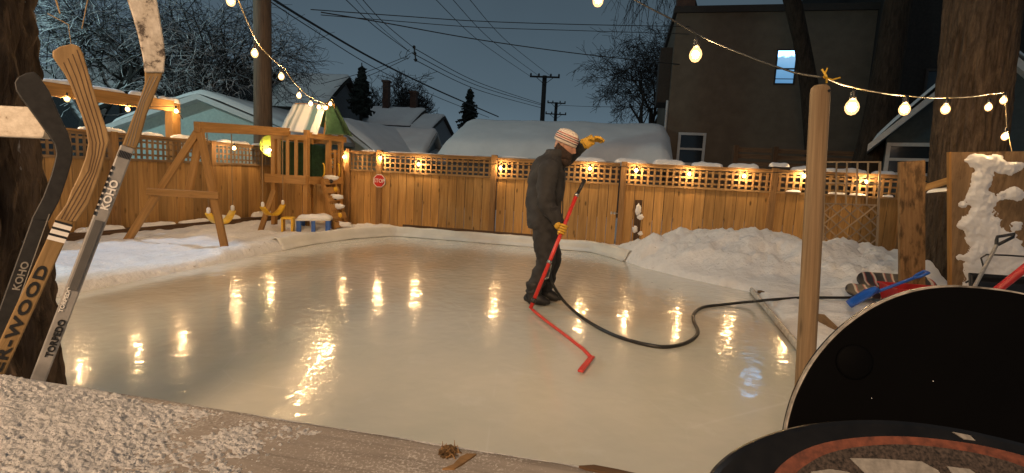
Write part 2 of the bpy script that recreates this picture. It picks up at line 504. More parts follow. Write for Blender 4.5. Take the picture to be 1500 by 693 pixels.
    sp = k.n('ShaderNodeSeparateXYZ'); k.l(k.coords('obj'), sp.inputs[0])
    n = k.noise(k.coords('obj'), 5, 3)
    a = k.math('ADD', sp.outputs[2], k.math('MULTIPLY', k.math('SUBTRACT', n, .5), .25))
    r = k.ramp(a, [(.0, (.13, .33, .60)), (.45, (.20, .45, .74)), (.55, (.24, .52, .84)), (.78, (.34, .62, .92)), (.88, (2.4, 6, 11))])
    k.l(r.outputs[0], e.inputs[0]); e.inputs[1].default_value = .85
    k.l(e.outputs[0], k.out.inputs[0]); M['lamp_win'] = k.m
_special()

# ------------------------------------------------------------------ world and camera
def world():
    w = bpy.data.worlds.new('World'); S.world = w; w.use_nodes = True
    t = w.node_tree; t.nodes.clear()
    out = t.nodes.new('ShaderNodeOutputWorld'); bg = t.nodes.new('ShaderNodeBackground')
    sky = t.nodes.new('ShaderNodeTexSky'); sky.sky_type = 'NISHITA'; sky.sun_disc = False
    sky.sun_elevation = radians(-4); sky.sun_rotation = radians(-50)
    tc = t.nodes.new('ShaderNodeTexCoord'); sp = t.nodes.new('ShaderNodeSeparateXYZ')
    t.links.new(tc.outputs['Generated'], sp.inputs[0])
    rp = t.nodes.new('ShaderNodeValToRGB'); e = rp.color_ramp.elements
    e[0].position = 0.0; e[0].color = (.125, .20, .265, 1)
    e[1].position = .45; e[1].color = (.046, .068, .086, 1)
    m = e.new(.14); m.color = (.080, .125, .162, 1)
    t.links.new(sp.outputs[2], rp.inputs[0])
    nz = t.nodes.new('ShaderNodeTexNoise'); nz.inputs['Scale'].default_value = 2.5; nz.inputs['Detail'].default_value = 4
    t.links.new(tc.outputs['Generated'], nz.inputs['Vector'])
    mr = t.nodes.new('ShaderNodeMapRange'); mr.inputs[3].default_value = .85; mr.inputs[4].default_value = 1.15
    t.links.new(nz.outputs[0], mr.inputs[0])
    mx = t.nodes.new('ShaderNodeMix'); mx.data_type = 'RGBA'; mx.blend_type = 'MULTIPLY'; mx.inputs[0].default_value = 1
    t.links.new(rp.outputs[0], mx.inputs[6]); t.links.new(mr.outputs[0], mx.inputs[7])
    ad = t.nodes.new('ShaderNodeMix'); ad.data_type = 'RGBA'; ad.blend_type = 'ADD'; ad.inputs[0].default_value = .15
    t.links.new(mx.outputs[2], ad.inputs[6]); t.links.new(sky.outputs[0], ad.inputs[7])
    t.links.new(ad.outputs[2], bg.inputs[0]); bg.inputs[1].default_value = 0.9
    t.links.new(bg.outputs[0], out.inputs[0])
world()
cd = bpy.data.cameras.new('camera'); co_ = bpy.data.objects.new('camera', cd); C.objects.link(co_)
cd.sensor_width = 36; cd.lens = 36 * F / 1500; cd.clip_end = 2000; cd.clip_start = .02
mw = Matrix.Identity(4)
for i in range(3):
    mw[i][0] = RR[i]; mw[i][1] = UU[i]; mw[i][2] = -_fw[i]; mw[i][3] = CAM[i]
co_.matrix_world = mw
S.camera = co_
S.view_settings.view_transform = 'Standard'; S.view_settings.look = 'None'
S.view_settings.exposure = 0; S.view_settings.gamma = 1
try:
    S.cycles.use_denoising = True; S.cycles.use_light_tree = True
    S.cycles.sample_clamp_indirect = 4; S.cycles.max_bounces = 6; S.cycles.caustics_reflective = False; S.cycles.caustics_refractive = False
except Exception: pass

def lamp(name, typ, loc, energy, col, size=.1, target=None, **kw):
    ld = bpy.data.lights.new(name, typ); ld.energy = energy; ld.color = col
    if typ in ('POINT', 'SPOT'): ld.shadow_soft_size = size
    elif typ == 'AREA': ld.size = size
    for k_, v_ in kw.items(): setattr(ld, k_, v_)
    o = bpy.data.objects.new(name, ld); C.objects.link(o); o.location = loc
    if target is not None:
        o.rotation_euler = (V(target) - V(loc)).to_track_quat('-Z', 'Y').to_euler()
    return o
# added warm fill behind the camera, an assumed unseen source lighting the ice
lamp('assumed_warm_fill', 'AREA', (-3.0, -5.8, 5.2), 225, (1.0, .645, .37), 2.6, target=(-1.8, 5.2, .2), spread=radians(76))
# added cold spot shining over the left fence, assumed for the cool snow patch
lamp('assumed_snow_spot', 'SPOT', (-12.0, 10.0, 13.0), 4600, (.50, .74, 1.0), .12, target=(-5.6, 6.6, 0), spot_size=radians(15), spot_blend=.4)
# added cold point light, assumed out of view, brightens the pale garage and frosted tree
lamp('assumed_garage_fill', 'POINT', (-15.5, 9.5, 7.0), 1900, (.62, .95, .97), .15)
# added soft cool fill from above, standing in for city glow on the roofs
lamp('city_glow_fill', 'SUN', (0, 0, 20), .20, (.90, .96, 1.0), target=(4, 5, 0), angle=radians(14))

# ------------------------------------------------------------------ rink outline and ground
RINK = [(-2.3, 9.95), (-2.9, 9.2), (-3.3, 8.3), (-3.62, 6.45), (-4.05, 4.47), (-4.45, 3.13), (1.72, 1.78), (2.38, 4.1), (3.0, 6.25),
        (2.45, 6.95), (2.0, 7.7), (1.75, 8.5), (1.42, 9.15), (.5, 9.36)]
def sdist(x, y):
    n = len(RINK); inside = False; best = 1e9; bi = 0
    for i in range(n):
        x1, y1 = RINK[i]; x2, y2 = RINK[(i + 1) % n]
        dx, dy = x2 - x1, y2 - y1
        t = max(0, min(1, ((x - x1) * dx + (y - y1) * dy) / (dx * dx + dy * dy)))
        d = hypot(x - x1 - t * dx, y - y1 - t * dy)
        if d < best: best = d; bi = i
        if (y1 > y) != (y2 > y) and x < (x2 - x1) * (y - y1) / (y2 - y1) + x1: inside = not inside
    return (-best if inside else best), bi

MOUNDS = [  # x, y, rx, ry, rot, h
    (3.2, 8.0, 1.15, .75, -.35, .42), (4.2, 7.6, 1.1, .7, -.3, .27), (2.25, 8.3, .6, .45, -.4, .13), (3.5, 7.2, 1.2, .5, -.5, .20),
    (4.9, 7.0, .9, .8, 0, .24), (5.9, 7.9, .9, .5, -.2, .36), (6.9, 7.4, .8, .6, 0, .34), (5.2, 8.5, .8, .35, -.2, .34), (5.6, 6.7, .7, .5, 0, .22), (4.3, 5.9, .7, .38, -.2, .20), (2.10, 8.15, .26, .30, 0, .12), (1.95, 8.55, .25, .25, 0, .08),
    (-4.3, 10.1, .9, .5, 0, .06), (-2.9, 10.3, .5, .25, -.2, .12), (-5.3, 9.0, .5, .6, 0, .06), (-5.8, 7.5, .5, 1.0, .2, .06)]
def hgt(x, y):
    d, bi = sdist(x, y) if (-8 < x < 9 and -1 < y < 12.5) else (3.0, 0)
    q = V((x, y, 0))
    if d < -.02: return -.07 - .0 * d
    lump = .05 * noise.noise(q * 1.3) + .035 * noise.noise(q * 3.7 + V((5, 0, 0))) + .014 * noise.noise(q * 9)
    z = .045 + lump * min(1, .35 + d)
    rim = .055 + (.05 if bi in (0, 1, 2) else 0)
    if bi == 5: rim = .02
    z += rim * exp(-((d - .22) / .2) ** 2)
    pile = 0
    for mx, my, rx, ry, ro, h in MOUNDS:
        cx, cy = x - mx, y - my
        a = (cx * cos(ro) + cy * sin(ro)) / rx; b = (-cx * sin(ro) + cy * cos(ro)) / ry
        pile += h * exp(-(a * a + b * b))
    if pile > .01:
        k = min(1, pile / .25)
        pile *= 1 + .22 * noise.noise(q * 2.1 + V((3, 3, 0)))
        vd = noise.voronoi(q * 5.5 + V((noise.noise(q * 4), noise.noise(q * 4 + V((8, 0, 0))), 0)) * .5)[0]
        pile += k * (.075 * noise.noise(q * 3.3) + .085 * (.42 - vd[0]) + .055 * (.4 - noise.voronoi(q * 12)[0][0]) + .03 * noise.noise(q * 17))
    z += pile * min(1, max(0, (d - .02) / .35))
    if d < .06: z = z * max(0, d + .02) / .08 - .07 * (1 - max(0, d + .02) / .08)
    return z

def axis(a0, a1, step, lo, hi):
    xs = [a0 + i * step for i in range(int((a1 - a0) / step) + 1)]
    s = step; x = xs[0]; L = []
    while x > lo: s *= 1.35; x -= s; L.append(x)
    s = step; x = xs[-1]; R = []
    while x < hi: s *= 1.35; x += s; R.append(x)
    return L[::-1] + xs + R
xs = axis(-7.2, 8.0, .045, -400, 400); ys = axis(1.2, 11.6, .045, -60, 800)
mb = MB()
w_ = len(xs)
mb.add([V((x, y, hgt(x, y))) for y in ys for x in xs],
       [(j * w_ + i, j * w_ + i + 1, (j + 1) * w_ + i + 1, (j + 1) * w_ + i) for j in range(len(ys) - 1) for i in range(w_ - 1)])
tag(mb.build('ground', M['snow'], smooth=True), 'trampled snow covering the yard and the lots beyond', 'ground', kind='structure')
# ice sheet
mb = MB()
cx = sum(p[0] for p in RINK) / len(RINK); cy = sum(p[1] for p in RINK) / len(RINK)
ring = []
for i in range(len(RINK)):
    a, b = V((*RINK[i], 0)), V((*RINK[(i + 1) % len(RINK)], 0))
    for t in (0, .25, .5, .75): ring.append(a.lerp(b, t))
ring = [p + (p - V((cx, cy, 0))).normalized() * .04 for p in ring]
mb.add(ring + [V((cx, cy, 0))], [(i, (i + 1) % len(ring), len(ring)) for i in range(len(ring))])
tag(mb.build('ice', M['ice']), 'wet milky ice of the backyard skating rink', 'ice', kind='structure')

# liner over the low boards at the far corner
def strip(path, prof, nz=.012, fr=4):
    """sweep profile (out, z) along 2-D path; out = to the outside"""
    mb = MB(); pts = []
    for i in range(len(path) - 1):
        a, b = V((*path[i], 0)), V((*path[i + 1], 0)); n = max(2, int((b - a).length / .08))
        pts += [a.lerp(b, k / n) for k in range(n)]
    pts.append(V((*path[-1], 0))); vs = []
    for i, p in enumerate(pts):
        t = (pts[min(i + 2, len(pts) - 1)] - pts[max(i - 2, 0)]).normalized(); o = V((-t.y, t.x, 0))
        for j, (d, z) in enumerate(prof):
            q = p + o * d + V((0, 0, z))
            k = nz * (1 if 0 < j < len(prof) - 1 else .3)
            q += V((noise.noise(q * fr), noise.noise(q * fr + V((9, 0, 0))), noise.noise(q * fr + V((0, 9, 0))) * 1.2)) * k
            vs.append(q)
    m = len(prof)
    fs = [(i * m + j, i * m + j + 1, (i + 1) * m + j + 1, (i + 1) * m + j) for i in range(len(pts) - 1) for j in range(m - 1)]
    return mb.add(vs, fs)
far = [(1.84, 8.2), (1.74, 8.55), (1.45, 9.08), (.5, 9.34), (-2.3, 9.93), (-2.92, 9.2), (-3.3, 8.3), (-3.45, 7.6)]
mb = strip(far[::-1], [(-.05, .004), (0, .02), (.03, .08), (.06, .15), (.10, .175), (.15, .16), (.20, .08)], .013)
o = mb.build('rink_liner', M['liner'], loc=(-2.3, 9.95, 0), smooth=True)
sm = o.modifiers.new('s', 'SOLIDIFY'); sm.thickness = .004
tag(o, 'white plastic liner folded over the far corner of the rink', 'rink liner')
# boards round the rink
def rink_board(p0, p1, z, h, label, mat, liner=False):
    o = thing('rink_board', label, 'board', (p0[0], p0[1], 0), 'boards round the ice')
    m = MB(); m.beam((p0[0], p0[1], z), (p1[0], p1[1], z), .022, h); m.build('plank', mat, o)
    if liner:
        s_ = strip([p0, p1], [(-.05, .004), (-.025, .03), (-.014, z + h / 2 + .003), (.0, z + h / 2 + .008), (.016, z + h / 2), (.02, .02)], .004, 9)
        s_.build('liner_flap', M['liner_ice'], o, smooth=True)
k = N('iced_liner'); b = k.bsdf(Roughness=.22); n = k.noise(k.coords('pos'), 12, 5)
k.l(k.ramp(n, [(.3, (.30, .27, .23)), (.7, (.55, .52, .46))]).outputs[0], b.inputs['Base Color']); k.bump(n, b, .5, .01); M['liner_ice'] = k.m
rink_board((-2.2, 10.22), (.72, 9.58), .12, .16, 'brown board behind the white liner below the fence', M['dark_wood'])
rink_board((2.38 - .60, 4.1 - 2.1), (3.0, 6.25), .03, .06, 'low icy board along the right edge of the ice beside the round post', M['grey_wood'], True)

# ------------------------------------------------------------------ fences
ZT, ZM, ZB = 1.64, 1.24, .02
def bayparts(root, p0, p1, inward, boards, lat, post, zt=ZT, zm=ZM, bw=.185, rows=3, pitch=.116, gate=False):
    """one bay of the fence between p0 and p1; inward = unit vector to the yard"""
    d = (p1 - p0); L = d.length; d.normalize(); ax = (d, inward, ZU)
    pan = MB(); n = max(1, round(L / bw)); w = L / n
    for i in range(n):
        c = p0 + d * (w * (i + .5)) + inward * random.uniform(-.004, .004)
        h = zm - ZB - .03
        pan.box(c + ZU * (ZB + h / 2), w - random.uniform(.005, .012), .02, h, ax)
    pan.build('board_panel', boards, root)
    r = MB()
    c = (p0 + p1) / 2
    r.box(c + ZU * (zm - .012) + inward * .012, L, .06, .04, ax)
    r.box(c + ZU * (zt - .055) + inward * .012, L, .05, .04, ax)
    r.build('rail', lat, root)
    cp = MB(); cp.box(c + ZU * (zt - .017) + inward * .005, L, .13, .033, ax); cp.build('cap_rail', post, root)
    la = MB(); z0, z1 = zm + .01, zt - .075
    m = round(L / pitch)
    for i in range(m):
        la.box(p0 + d * (L * (i + .5) / m) + ZU * ((z0 + z1) / 2), .04, .008, z1 - z0, ax)
    for j in range(rows):
        z = z0 + (z1 - z0) * (j + .6) / rows
        la.box(c + ZU * z - inward * .0095, L, .008, .034, ax)
    la.build('lattice_panel', lat, root)

def fpost(root, p, inward, d, mat, zt=ZT + .03, w=.10):
    m = MB(); ax = (d, inward, ZU)
    m.box(p + ZU * (zt / 2) + inward * .035, w, w, zt, ax); m.build('post', mat, root)
    return root

def fx(px, py): return onplane(px, py, BF_P, BF_N)
inw = -VV
bp = [V((*fx(px, py).xy, 0)) for px, py in ((404, 240), (511, 270), (557, 270), (723, 280), (911, 290), (1129, 300), (1322, 300), (1560, 300))]
bp[0] = CORNER.copy()
bfl = thing('wooden_fence', 'warm brown board fence with lattice top left of the person, carrying the stop sign', 'fence', bp[0])
for a, b in ((0, 1), (1, 2), (2, 3)):
    bayparts(bfl, bp[a] + U3 * .05, bp[b] - U3 * .05, inw, M['fence'], M['lattice'], M['fence_post'])
for i in (1, 2, 3): fpost(bfl, bp[i], inw, U3, M['fence_post'], ZT + .04, .11 if i > 1 else .09)
bfr = thing('wooden_fence', 'warm brown board fence with lattice top and snow loaves, behind the big snow pile', 'fence', bp[4])
for a, b in ((4, 5), (5, 6), (6, 7)):
    bayparts(bfr, bp[a] + U3 * .05, bp[b] - U3 * .05, inw, M['fence'], M['lattice'], M['fence_post'])
for i in (4, 5, 6, 7): fpost(bfr, bp[i], inw, U3, M['fence_post'], ZT + .02, .11)
gt = thing('fence_gate', 'board gate with lattice top and sliding bolt behind the person', 'gate', bp[3])
bayparts(gt, bp[3] + U3 * .075, bp[4] - U3 * .08, inw, M['fence'], M['lattice'], M['fence_post'], zt=ZT - .01, rows=3)
lp = fx(900, 312) + inw * .03
la = thing_l = MB()
la.tube([lp - U3 * .07 + inw * .035, lp + U3 * .12 + inw * .035], .008, 8)
for q in (-.06, .0, .10): la.box(lp + U3 * q + inw * .02, .025, .03, .05, (U3, inw, ZU))
la.tube([lp + U3 * .02 + inw * .035, lp + U3 * .02 + inw * .06 - ZU * .02], .006, 6)
la.build('bolt_latch', M['metal'], gt)

# left fence
l_end = CORNER - LD * 5.6
lf = thing('wooden_fence', 'duller brown board fence with lattice top behind the swing set', 'fence', l_end)
L_ = (CORNER - l_end).length; nb = 3
for i in range(nb):
    a = l_end + LD * (L_ * i / nb + .05); b = l_end + LD * (L_ * (i + 1) / nb - .05)
    bayparts(lf, a, b, LF_N, M['old_fence'], M['old_lattice'], M['fence_post'], bw=.17, pitch=.10)
for i in range(nb + 1): fpost(lf, l_end + LD * (L_ * i / nb), LF_N, LD, M['fence_post'], ZT + .01)
m = MB(); a = l_end + LF_N * .22 + LD * .2; b = CORNER + LF_N * .22 - LD * .3
m.beam(a + ZU * .09, b + ZU * .09, .10, .12)
tag(m.build('garden_edging', M['dark_wood'], loc=a), 'dark low timber lying along the foot of the left fence', 'timber')

# snow along the fences
def loaf(p0, p1, h, w, label, group, lift=0.0):
    c = (p0 + p1) / 2; d = (p1 - p0); L = d.length; d.normalize()
    m = MB(); Y = ZU.cross(d)
    sd = random.uniform(0, 90); vs = []; nu, nv = 26, 10
    def fn(u, v):
        x = (u - .5) * L; e = 1 - abs(2 * u - 1) ** 5
        y = (v - .5) * w * (.35 + .65 * e ** .5)
        k = max(0, 1 - abs(2 * v - 1) ** 2.6) ** .6 * max(0, e) ** .55
        q = c + d * x + Y * y
        z = h * k * (1 + .35 * noise.noise(q * 5 + V((sd, 0, 0))) + .15 * noise.noise(q * 16))
        return q + ZU * (z + lift)
    m.grid(fn, nu, nv)
    base = len(m.v); m.grid(lambda u, v: fn(u, v) * 1 - ZU * (fn(u, v).z - c.z - lift + .001), nu, nv)
    return tag(m.build('snow_clump', M['snow2'], loc=c, smooth=True), label, 'snow', group)
tops = [(837, 888, .075), (899, 947, .08), (955, 1004, .085), (1012, 1059, .085), (1066, 1112, .08), (1126, 1156, .075), (1158, 1196, .08), (1206, 1272, .07), (1278, 1312, .06)]
nm = ['on the gate top beside the raised glove', 'on the fence top just right of the gate post', 'on the fence top below the dark lower window',
      'on the fence top, second loaf right of the lower window', 'on the fence top, third loaf right of the lower window', 'perched on the fence post behind the snow pile',
      'on the fence top touching the round post', 'on the fence top behind the trellis', 'on the fence top left of the leaning plank']
for (a, b, h), t in zip(tops, nm):
    pa, pb = fx(a, 245), fx(b, 247)
    pa.z = pb.z = ZT + .001 + (.05 if a == 1126 else 0)
    loaf(pa, pb, h, .15, 'small rounded loaf of snow ' + t, 'snow loaves on the fence top')
for i, (a, b, h, t) in enumerate([(530, 553, .04, 'left of the stop sign post'), (568, 640, .025, 'between the stop sign and the lit bulb'), (735, 775, .03, 'left of the person on the gate'), (650, 700, .022, 'left of the gate')]):
    pa, pb = fx(a, 226), fx(b, 230); pa.z = pb.z = ZT + .001
    loaf(pa, pb, h, .12, 'thin strip of snow on the fence top ' + t, 'thin snow strips on the fence')
for i, (s0, s1, h) in enumerate([(.4, 1.2, .05), (1.4, 2.1, .06), (2.2, 2.75, .05), (2.9, 3.7, .06), (3.9, 4.7, .055), (4.8, 5.4, .05)]):
    pa = l_end + LD * s0; pb = l_end + LD * s1; pa.z = pb.z = ZT + .001
    loaf(pa, pb, h, .14, 'ragged strip of snow on top of the duller left fence', 'snow strips on the left fence')
for i in range(6):
    s0 = .3 + i * .85; pa = l_end + LF_N * .2 + LD * s0; pb = pa + LD * random.uniform(.5, .8); pa.z = pb.z = .151
    loaf(pa, pb, random.uniform(.04, .10), .16, 'ragged snow lying on the timber at the foot of the left fence', 'snow on the garden timber')

# stop sign
sp_ = fx(559, 265) + inw * .11
st = thing('stop_sign', 'small red octagonal stop sign on the fence post', 'sign', sp_)
def octa(r): return [sp_ + U3 * (r * cos(pi / 8 + i * pi / 4)) + ZU * (r * sin(pi / 8 + i * pi / 4)) for i in range(8)]
m = MB(); m.prism(octa(.148), inw * -.006); m.build('rim', M['white_text'], st)
m = MB(); m.prism([p + inw * .001 for p in octa(.133)], inw * .002); m.build('face', M['red'], st)
text_part('lettering', 'STOP', .115, sp_ + inw * .0045, U3, ZU, M['white_text'], st, .0006, .0012, .92)

# trellis leaning on the fence
def trellis():
    o = thing('garden_trellis', 'grey wooden trellis with diamond middle leaning on the fence', 'trellis', V((*fx(1240, 350).xy, 0)))
    bl, br = fx(1199, 362), fx(1276, 364); tl, tr = fx(1204, 237), fx(1284, 237)
    lean = inw * .10; bl += inw * .25; br += inw * .25; tl += inw * .13; tr += inw * .13
    bl.z = br.z = .12
    def P(u, v): return bl.lerp(br, u).lerp(tl.lerp(tr, u), v)
    m = MB(); f = inw
    for u in (0, 1): m.beam(P(u, 0), P(u, 1), .035, .02, U3)
    for v in (.995, .78, .565, .14): m.beam(P(0, v) - f * .02, P(1, v) - f * .02, .025, .018, ZU)
    m.build('frame', M['trellis'], o)
    for u in (.22, .41, .6, .79):
        m = MB(); m.beam(P(u, .565), P(u, 1), .025, .01, U3); m.build('upright_slat', M['trellis'], o)
    for u in (.25, .5, .75):
        m = MB(); m.beam(P(u, 0), P(u, .14), .022, .01, U3); m.build('upright_slat', M['trellis'], o)
    m = MB()
    for s in range(-4, 5):
        for sg in (1, -1):
            pts = []
            for k in range(41):
                v = .14 + .425 * k / 40; u = .5 + s * .25 + sg * (v - .3525) / .425 * .9
                if 0 <= u <= 1: pts.append((u, v))
            if len(pts) > 3: m.beam(P(*pts[0]) + f * (.006 * sg + .006), P(*pts[-1]) + f * (.006 * sg + .006), .022, .008, U3)
    m.build('diamond_slat', M['trellis'], o)
trellis()
for a, b, t in ((1150, 1172, 'left of the round post'), (1212, 1240, 'behind the left half of the trellis'), (1243, 1268, 'behind the right half of the trellis'), (1292, 1308, 'left of the leaning plank')):
    pa, pb = fx(a, 280) + inw * .035, fx(b, 282) + inw * .035; pa.z = pb.z = ZM + .009
    loaf(pa, pb, .035, .05, 'small ridge of snow on the lower lattice rail ' + t, 'snow ridges on the lattice rail')

# plank standing in the snow
g = ground(934, 356, .1)
o = thing('standing_plank', 'short rough plank standing upright in the snow near the gate', 'plank', (g.x, g.y, 0))
m = MB(); tp = at(937, 293, g.y); m.beam((g.x, g.y, .0), tp, .03, .17, (0, 1, 0)); m.build('board', M['dark_wood'], o, bevel=.004)
for px, py, rx, rz in ((935, 307, .05, .11), (938, 318, .06, .05), (930, 336, .05, .06), (938, 342, .045, .04)):
    m = MB(); m.blob(at(px, py, g.y - .02), rx, .025, rz, amp=.5, fr=5); 
    tag(m.build('snow_clump', M['snow2'], loc=at(px, py, g.y - .02), smooth=True), 'patch of snow stuck to the rough plank standing near the gate', 'snow', 'snow patches on the standing plank')

# ------------------------------------------------------------------ playset
def playset():
    Np = V((-4.05, 10.0, 0)); su, sv = .72, 1.12
    o = thing('playset', 'orange stained wooden play tower with swing beam, tarp roof and climbing ramp', 'playset', Np)
    c = [Np, Np + LD * sv, Np - U3 * su + LD * sv, Np - U3 * su]          # near, right back, back, left
    PT = 1.95; PF = 1.02
    ax = (U3, VV, ZU)
    def post(p, h=PT, nm='post', w=.085):
        m = MB(); m.box(p + ZU * h / 2, w, w, h, ax); m.build(nm, M['play'], o)
    for p in c: post(p)
    post(c[0].lerp(c[1], .62), PT)                                          # entry post
    # platform and its skirt
    m = MB()
    for i in range(6): m.box(Np - U3 * su / 2 + LD * (sv * (i + .5) / 6) + ZU * PF, su, sv / 6 - .01, .03, (U3, VV, ZU))
    m.build('platform', M['play'], o)
    def rail(p0, p1, z, w=.03, h=.13, out=V((0, 0, 0)), nm='rail'):
        m = MB(); m.beam(p0 + ZU * z + out, p1 + ZU * z + out, w, h); m.build(nm, M['play'], o)
    f1 = -VV * .058; f2 = U3 * .058
    rail(c[3] - U3 * .16, c[0] + U3 * .03, PF - .03, h=.17, out=f1)
    rail(c[0], c[1], PF - .03, h=.15, out=f2)
    rail(c[3], c[2], PF - .03, h=.15, out=-U3 * .058)
    rail(c[3], c[0] + U3 * .04, 1.80, h=.10, out=f1); rail(c[0], c[1] + LD * .1, 1.86, h=.11, out=f2)
    rail(c[2], c[1], 1.8, h=.1, out=VV * .058); rail(c[3], c[2], 1.8, h=.1, out=-U3 * .058)
    rail(c[2], c[1], 1.5, h=.09, out=VV * .058)
    for t in (.22, .48, .74):                                               # slats in the near-left railing
        m = MB(); p = c[3].lerp(c[0], t) + f1; m.box(p + ZU * (PF + .05 + .36), .07, .022, .74, ax); m.build('slat', M['play'], o)
    for t in (.74, .86):
        m = MB(); p = c[0].lerp(c[1], t) + f2; m.box(p + ZU * (PF + .05 + .28), .02, .07, .56, ax); m.build('slat', M['play'], o)
    for t in (.2, .4, .6, .8):
        m = MB(); p = c[2].lerp(c[1], t) + VV * .058; m.box(p + ZU * (PF + .05 + .22), .08, .02, .44, ax); m.build('slat', M['play'], o)
    # green wind cloth on the left and back sides
    m = MB(); m.box((c[3] + c[2]) / 2 + U3 * .05 + ZU * 1.38, .012, sv * .9, .7, (U3, LD, ZU))
    m.box((c[2] + c[1]) / 2 - VV * .05 - U3 * .1 + ZU * 1.38, su * .72, .012, .7, ax); m.build('wind_cloth', M['green_tarp'], o)
    # swing beam and its A-frame
    a0 = at(292, 186, 7.5); b0 = c[3].lerp(c[0], .45) + ZU * 1.9
    m = MB(); m.beam(a0 - (b0 - a0).normalized() * .06, b0, .09, .15); m.build('swing_beam', M['play'], o, bevel=.006)
    fl = ground(180, 356, .04); fr_ = ground(331, 366, .04)
    for p, q in ((fl, a0 - ZU * .03), (fr_, a0 - ZU * .03)):
        m = MB(); m.beam(p - ZU * .06, q, .05, .10, (0, 1, 0)); m.build('leg', M['play'], o, bevel=.005)
    cb0 = fl.lerp(a0, .44); cb1 = fr_.lerp(a0, .44)
    m = MB(); m.beam(cb0 - V((.10, .05, 0)), cb1 + V((.10, -.05, 0)), .04, .10, (0, 1, 0)); m.build('crossbar', M['play'], o, bevel=.005)
    m = MB(); m.beam(cb0.lerp(cb1, .52) + V((0, .05, 0)), a0 + V((0, .05, -.02)), .05, .10, (0, 1, 0)); m.build('brace', M['play'], o, bevel=.005)
    d0 = at(401, 291, 9.75); d1 = ground(380, 340, .03); d1 = at(381, 340, 9.35)
    m = MB(); m.beam(d1, d0 + ZU * .15, .04, .09, (0, 1, 0)); m.build('brace', M['play'], o)
    # tarp roof
    rA, rB = at(429, 152, 10.35), at(487, 153, 10.75)
    eA, eB = at(411, 190, 10.0), at(465, 197, 10.05)
    rM = rA.lerp(rB, .84)
    def sheet(P00, P10, P01, P11, nm, mat, sag=.03, n=14, th=.006):
        m = MB(); gs = []
        vs = []
        for j in range(n + 1):
            for i in range(n + 1):
                u, v = i / n, j / n
                p = P00.lerp(P10, u).lerp(P01.lerp(P11, u), v)
                p = p - ZU * (sag * sin(pi * u) * sin(pi * v)) + V((noise.noise(p * 4), noise.noise(p * 4 + V((7, 0, 0))), 0)) * .02
                vs.append(p); gs.append(V((u, v, 0)))
        w = n + 1
        m.add(vs, [(j * w + i, j * w + i + 1, (j + 1) * w + i + 1, (j + 1) * w + i) for j in range(n) for i in range(n)], gs)
        ob = m.build(nm, mat, o, smooth=True); s_ = ob.modifiers.new('s', 'SOLIDIFY'); s_.thickness = th
        return ob
    sheet(eA, eB, rA, rM, 'striped_tarp', M['white_tarp'], .0)
    gB = at(506, 198, 10.75); gA = at(476, 197, 10.35)
    sheet(gA, gB, rM, rB, 'green_tarp', M['green_tarp'], .0)
    sheet(at(452, 180, 11.3), gB + V((.0, .5, 0)), rA + V((.1, .3, 0)), rB + V((0, .25, 0)), 'green_tarp', M['green_tarp'], .0)
    m = MB(); m.beam(rA + V((0, .1, -.02)), rB + V((0, .12, -.02)), .04, .09); m.build('ridge_board', M['play'], o)
    m = MB(); m.beam(at(476, 200, 10.5), rM + V((.02, .05, -.03)), .05, .08); m.build('roof_post', M['play'], o)
    # grab handles
    for px in (475, 497):
        q = at(px, 249, 10.35 if px == 475 else 10.75); m = MB()
        m.tube([q + V((-.03, 0, .13)), q + V((.01, -.05, .11)), q + V((.03, -.07, .05)), q + V((.03, -.07, -.05)), q + V((.01, -.05, -.11)), q + V((-.03, 0, -.13))], .014, 8)
        m.build('grab_handle', M['yellow'], o, smooth=True)
    # climbing ramp
    t0, t1 = at(472, 261, 10.25), at(488, 260, 10.7)
    b0_, b1_ = at(491, 337, 9.95), at(508, 335, 10.35)
    for s0, s1 in ((t0, b0_), (t1, b1_)):
        m = MB(); m.beam(s0 - ZU * .03, s1 - ZU * .05, .04, .09); m.build('ramp_rail', M['play'], o)
    nrm = (t1 - t0).cross(b0_ - t0).normalized()
    if nrm.y > 0: nrm = -nrm
    for i in range(6):
        v = (i + .5) / 6; p, q = t0.lerp(b0_, v), t1.lerp(b1_, v)
        up_ = (t0 - b0_).normalized()
        m = MB(); ex = (q - p).normalized(); m.box((p + q) / 2 + nrm * .03, (q - p).length + .06, .125, .03, (ex, up_, nrm)); rb = m.build('ramp_board', M['play'], o)
        hm = M['yellow'] if i in (1, 4) else M['black_plastic']
        m = MB(); m.blob(p.lerp(q, .5 + (.15 if i % 2 else -.05)) + nrm * .06, .045, .03, .05, amp=.3, nu=10, nv=6); m.build('climbing_hold', hm, rb, smooth=True)
    return t0, t1, b0_, b1_, nrm, Np, c, a0, b0
t0, t1, b0_, b1_, nrm, Np, pc, a0, b0 = playset()
for v, w, t in ((.02, .16, 'top step'), (.40, .15, 'middle step'), (.58, .13, 'lower middle step'), (.93, .17, 'bottom step')):
    m = MB(); p = t0.lerp(b0_, v).lerp(t1.lerp(b1_, v), .45) + nrm * .075
    m.blob(p, w, .06, .05, amp=.45, fr=4)
    tag(m.build('snow_clump', M['snow2'], loc=p, smooth=True), 'lump of snow caught on the ' + t + ' of the climbing ramp', 'snow', 'snow on the climbing ramp')

